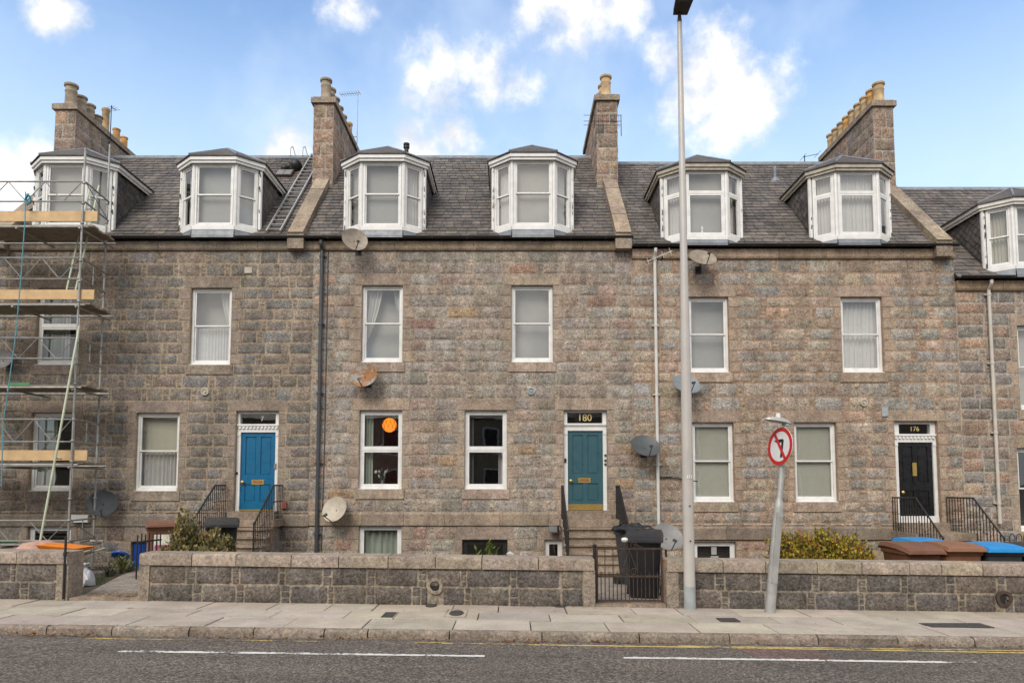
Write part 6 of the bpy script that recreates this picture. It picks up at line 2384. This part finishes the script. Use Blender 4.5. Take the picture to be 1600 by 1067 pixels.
def shrub(name, label, x0, x1, y, depth, z0, tops, pal, n, l_, w_, seed, cat='shrub', spikes=None):
    """leafy shrub: shoots rise to an uneven outline; tops(t) gives the height over the width"""
    r = random.Random(seed)
    root = thing(name, label, cat, ((x0 + x1) / 2, y, z0))
    st, lf = MB(), MB()
    shoots = []
    ns = max(14, n // 60)
    for i in range(ns):
        t = r.random()
        dd = r.uniform(-1, 1)
        h = tops(t) * (1 - 0.3 * dd * dd) * r.uniform(0.72, 1.04)
        bx = (x0 + x1) / 2 + (x0 + (x1 - x0) * t - (x0 + x1) / 2) * 0.35
        top = Vector((x0 + (x1 - x0) * t, y + dd * depth, z0 + h))
        bot = Vector((bx, y + dd * depth * .3, z0))
        mid = bot.lerp(top, 0.5) + Vector((r.uniform(-.06, .06), r.uniform(-.06, .06), .05))
        st.path([bot, mid, top], 0.007, 5)
        shoots.append((bot, mid, top))
    for i in range(n):
        b_, m_, t_ = r.choice(shoots)
        k = r.random() ** 0.55
        q = b_.lerp(m_, k * 2) if k < .5 else m_.lerp(t_, k * 2 - 1)
        spread = 0.05 + 0.09 * (1 - k)
        q = q + rvec(r) * spread
        d = rvec(r) + Vector((0, 0, 0.5 + .6 * k))
        s_ = r.uniform(.65, 1.25)
        leaf_quads(lf, q, d, Vector((0, 0, 1)) + rvec(r) * .8, l_ * s_, w_ * s_, jit(r.choice(pal), 0.25, r))
    st.build('stems', 'bark', root)
    lf.build('foliage', 'leaf', root)
    return root


xa, xb = P(258, 850, 11.2).x, P(361, 850, 11.2).x
shrub('variegated_shrub', 'variegated green and cream shrub behind the garden wall', xa, xb, 11.25, 0.42, gz(xa, 11.2),
      lambda t: 0.96 + 0.22 * math.exp(-((t - .32) / .10) ** 2) + .26 * math.exp(-((t - .22) / .06) ** 2) + 0.10 * math.sin(t * 9) - .35 * (2 * t - 1) ** 4 - .04,
      [(0.26, 0.21, 0.075), (0.17, 0.165, 0.06), (0.36, 0.28, 0.12), (0.11, 0.12, 0.05), (0.45, 0.37, 0.18), (0.20, 0.155, 0.055), (0.09, 0.095, 0.045)], 9000, 0.07, 0.019, 51)
xa, xb = P(1192, 850, 11.5).x, P(1368, 850, 11.5).x
shrub('autumn_bush', 'rounded yellow green bush with red autumn leaves beside the road sign', xa, xb, 11.5, 0.55, gz(4.9, 11.5),
      lambda t: 1.17 - 0.40 * abs(2 * t - 0.95) ** 3.2 + 0.05 * math.sin(t * 17) - (0.35 if t < .08 else 0),
      [(0.36, 0.29, 0.025), (0.46, 0.32, 0.03), (0.23, 0.23, 0.03), (0.40, 0.22, 0.03), (0.40, 0.16, 0.045), (0.17, 0.17, 0.03), (0.40, 0.33, 0.045), (0.30, 0.24, 0.03)], 26000, 0.05, 0.019, 52)


def rosette(name, label, u, v, D, n, l_, w_, pal, seed, cat='plant', zbase=None, ht=None, stems=4):
    r = random.Random(seed)
    top = P(u, v, D)
    zb0 = gz(top.x, D) if zbase is None else zbase
    root = thing(name, label, cat, (top.x, D, zb0))
    st, lf = MB(), MB()
    for i in range(stems):
        q = Vector((top.x + r.uniform(-.09, .09), D + r.uniform(-.1, .1), top.z - r.uniform(.05, .18)))
        st.path([Vector((top.x + r.uniform(-.02, .02), D, zb0 - .02)), q], 0.009, 5)
        for k in range(n // stems):
            a_ = r.uniform(0, 6.28)
            d = Vector((math.cos(a_), math.sin(a_), r.uniform(.3, 1.6)))
            leaf_quads(lf, q - Vector((0, 0, r.uniform(0, .25))), d, Vector((0, 0, 1)), l_ * r.uniform(.7, 1.2), w_ * r.uniform(.8, 1.2), jit(r.choice(pal), .2, r))
    st.build('stem', 'bark', root)
    lf.build('foliage', 'leaf', root)


LG = [(0.17, 0.24, 0.03), (0.12, 0.19, 0.025), (0.24, 0.29, 0.045), (0.09, 0.14, 0.03)]
rosette('laurel', 'fresh green laurel shoots in front of the black basement window', 767, 845, 12.4, 34, 0.18, 0.026, LG, 61)
rosette('laurel', 'shorter laurel sprig nearer the curtained basement window', 745, 853, 12.4, 26, 0.15, 0.025, LG, 62)
rosette('laurel', 'tiny laurel sprig beside the white garden ornament', 786, 860, 12.4, 12, 0.11, 0.02, LG, 63)
rosette('sapling', 'yellow green sapling leaves under the cream satellite dish', 507, 853, 13.0, 18, 0.12, 0.022, [(0.27, 0.27, 0.02), (0.2, 0.24, 0.03)], 64)
rosette('weed', 'small weed between the two basement windows of number 180', 669, 865, 11.5, 10, 0.08, 0.014, LG, 65)
rosette('weed', 'bright weed at the foot of the blue door steps', 401, 860, 14.5, 18, 0.12, 0.02, LG, 66)
rosette('grass_tuft', 'long grass tuft under the satellite dish by the white sack', 122, 872, 12.0, 70, 0.26, 0.007, [(0.09, 0.15, 0.03), (0.14, 0.19, 0.05), (0.06, 0.10, 0.02)], 67)
rosette('lavender', 'grey green lavender clump beside the white sack', 170, 878, 13.0, 240, 0.12, 0.007, [(0.13, 0.15, 0.085), (0.17, 0.18, 0.10), (0.09, 0.11, 0.06)], 68, stems=12)
rosette('lavender', 'taller flowering clump by the blue stool', 190, 866, 13.4, 200, 0.14, 0.010, [(0.11, 0.15, 0.05), (0.15, 0.18, 0.07), (0.3, 0.27, 0.1)], 69, stems=10)
rosette('lavender', 'dark leafy clump at the path edging near the basement door', 203, 875, 13.8, 160, 0.10, 0.014, [(0.06, 0.09, 0.05), (0.09, 0.12, 0.06)], 70, stems=8)
# lawn scraps in the gardens
gr = MB()
r = random.Random(77)
for (x0_, x1_, y0_, y1_, n) in ((-8.2, -6.8, 10.5, 12.5, 1800), (-4.8, 0.9, 10.5, 12.0, 1500), (2.2, 3.0, 10.5, 10.8, 700)):
    for i in range(n):
        q = Vector((r.uniform(x0_, x1_), r.uniform(y0_, y1_), 0))
        q.z = gz(q.x, q.y) - .005
        leaf_quads(gr, q, Vector((r.uniform(-.5, .5), r.uniform(-.5, .5), 1)), rvec(r), r.uniform(.05, .11), .004, jit((0.10, 0.15, 0.03), .3, r))
tag(gr.build('grass', 'leaf'), 'thin grass growing in the front gardens', kind='stuff')
# fallen leaves along the kerb and wall
fl = MB()
r = random.Random(78)
for i in range(420):
    if r.random() < 0.75:
        cxs = r.choice((-5.6, -5.2, -4.9, -3.3, -1.2, 0.0, 1.6, 3.2, 4.6, 6.9, 0.7, -2.0, 5.4))
        x = cxs + r.gauss(0, 0.28)
        y = YK - abs(r.gauss(0, 0.05)) - 0.015
        z = ZR + GX * x + 0.006 + r.uniform(0, .02)
    else:
        x, y = r.uniform(-8, 8), r.uniform(YKB, YW - .03)
        if r.random() < .5:
            y = YW - abs(r.gauss(0, .05)) - .05
        if r.random() < .75:
            continue
        z = GX * x + 0.008
    if r.random() < .25:
        x, y = r.uniform(-6.1, -5.3), YW + .1 + r.random() * .3
        z = GX * x + 0.042
    a_ = r.uniform(0, 6.28)
    leaf_quads(fl, Vector((x, y, z)), Vector((math.cos(a_), math.sin(a_), r.uniform(-.05, .25))), Vector((0, 0, 1)), r.uniform(.03, .07), r.uniform(.009, .018), jit(r.choice([(0.30, 0.12, 0.04), (0.36, 0.2, 0.06), (0.2, 0.08, 0.03), (0.42, 0.27, 0.08), (0.33, 0.10, 0.03)]), .25, r), .5)
tag(fl.build('fallen_leaves', 'leaf'), 'brown autumn leaves gathered along the kerb', kind='stuff')

# ------------------------------------------------------------------ things seen inside number 180
p = P(608.5, 664, YF + 1.0)
lm = thing('pendant_lamp', 'glowing orange honeycomb lampshade inside a ground floor window', 'lamp', p)
m2 = MB().lathe([(0.05, -0.19), (0.13, -0.15), (0.19, -0.05), (0.20, 0.02), (0.16, 0.12), (0.08, 0.18), (0.03, 0.19)], Fr(p), 10)
sh = m2.build('lamp_shade', 'lit_shade', lm)
m3 = MB()
for k in range(10):
    t0_ = 2 * math.pi * k / 10
    for s in (1, -1):
        pts = []
        for (q_, h, o_) in ((0.135, -0.15, 0), (0.194, -0.05, .31), (0.204, 0.02, .5), (0.164, 0.12, .8)):
            t_ = t0_ + s * o_
            pts.append(p + Vector((q_ * math.cos(t_), q_ * math.sin(t_), h)))
        m3.path(pts, 0.006, 4)
m3.build('shade_ribs', 'orange', sh)
MB().tube(p + Vector((0, 0, .18)), p + Vector((0, 0, .9)), 0.006, 0.006, 5).build('flex', 'black_iron', lm)
p = P(597, 753, YF + .45)
vz = thing('flower_vase', 'glass vase of white flowers on the sill under the orange lampshade', 'vase', p)
MB().lathe([(0.05, -.12), (0.055, -0.06), (0.035, 0.0), (0.045, 0.05)], Fr(p), 12).build('vase', 'dish_grey', vz, smooth=True)
MB().box(p.x - .5, p.x + .5, p.y - .15, p.y + .15, p.z - .15, p.z - .121).build('stand_shelf', 'white_old', HB.root)
r = random.Random(80)
lf, pe = MB(), MB()
for i in range(12):
    q = p + Vector((r.uniform(-.17, .17), r.uniform(-.1, .1), r.uniform(.12, .33)))
    lf.path([p + Vector((0, 0, .03)), q], 0.004, 4)
    if i < 9:
        pe.lathe([(0.012, -0.03), (0.035, -.01), (0.04, 0.01), (0.02, 0.03)], Fr(q, rvec(r), (0, 0, 1), (0, -.5, .8)), 7)
    for k in range(6):
        leaf_quads(lf, p.lerp(q, r.uniform(.4, .95)), rvec(r), Vector((0, 0, 1)), .08, .018, jit((0.05, 0.09, 0.03), .3, r))
lf.build('leaves', 'leaf', vz)
pe.build('blooms', 'petal', vz, smooth=True)
# white ornament in the dormer, plant in the next dormer
dm = dC1
q = P(1097, 357, dm['W'][1].y + .13)
m2 = MB().lathe([(0.05, 0), (0.055, .05), (0.03, .12), (0.025, .15), (0.04, .19), (0.02, .24), (0.004, .26)], Fr((q.x, q.y, dm['zb'] + .09)), 10)
m2.lathe([(0.03, 0), (0.035, .03), (0.01, .07)], Fr((q.x + .07, q.y, dm['zb'] + .09)), 8)
tag(m2.build('ornament', 'white', smooth=True), 'white bird like ornament standing inside a dormer window', 'ornament')
p = P(797, 868, 11.6)
o = thing('garden_ornament', 'tiny white house shaped ornament behind the garden wall', 'ornament', (p.x, 11.6, gz(p.x, 11.6)))
MB().box(p.x - .045, p.x + .045, 11.56, 11.64, p.z - .03, p.z + .03).box(p.x - .01, p.x + .01, 11.59, 11.61, gz(p.x, 11.6), p.z - .03).build('house_box', 'white', o)
MB().prism([(p.x - .06, 11.55, p.z + .03), (p.x + .06, 11.55, p.z + .03), (p.x, 11.55, p.z + .075)], (0, .1, 0)).build('gable_roof', 'white_old', o)
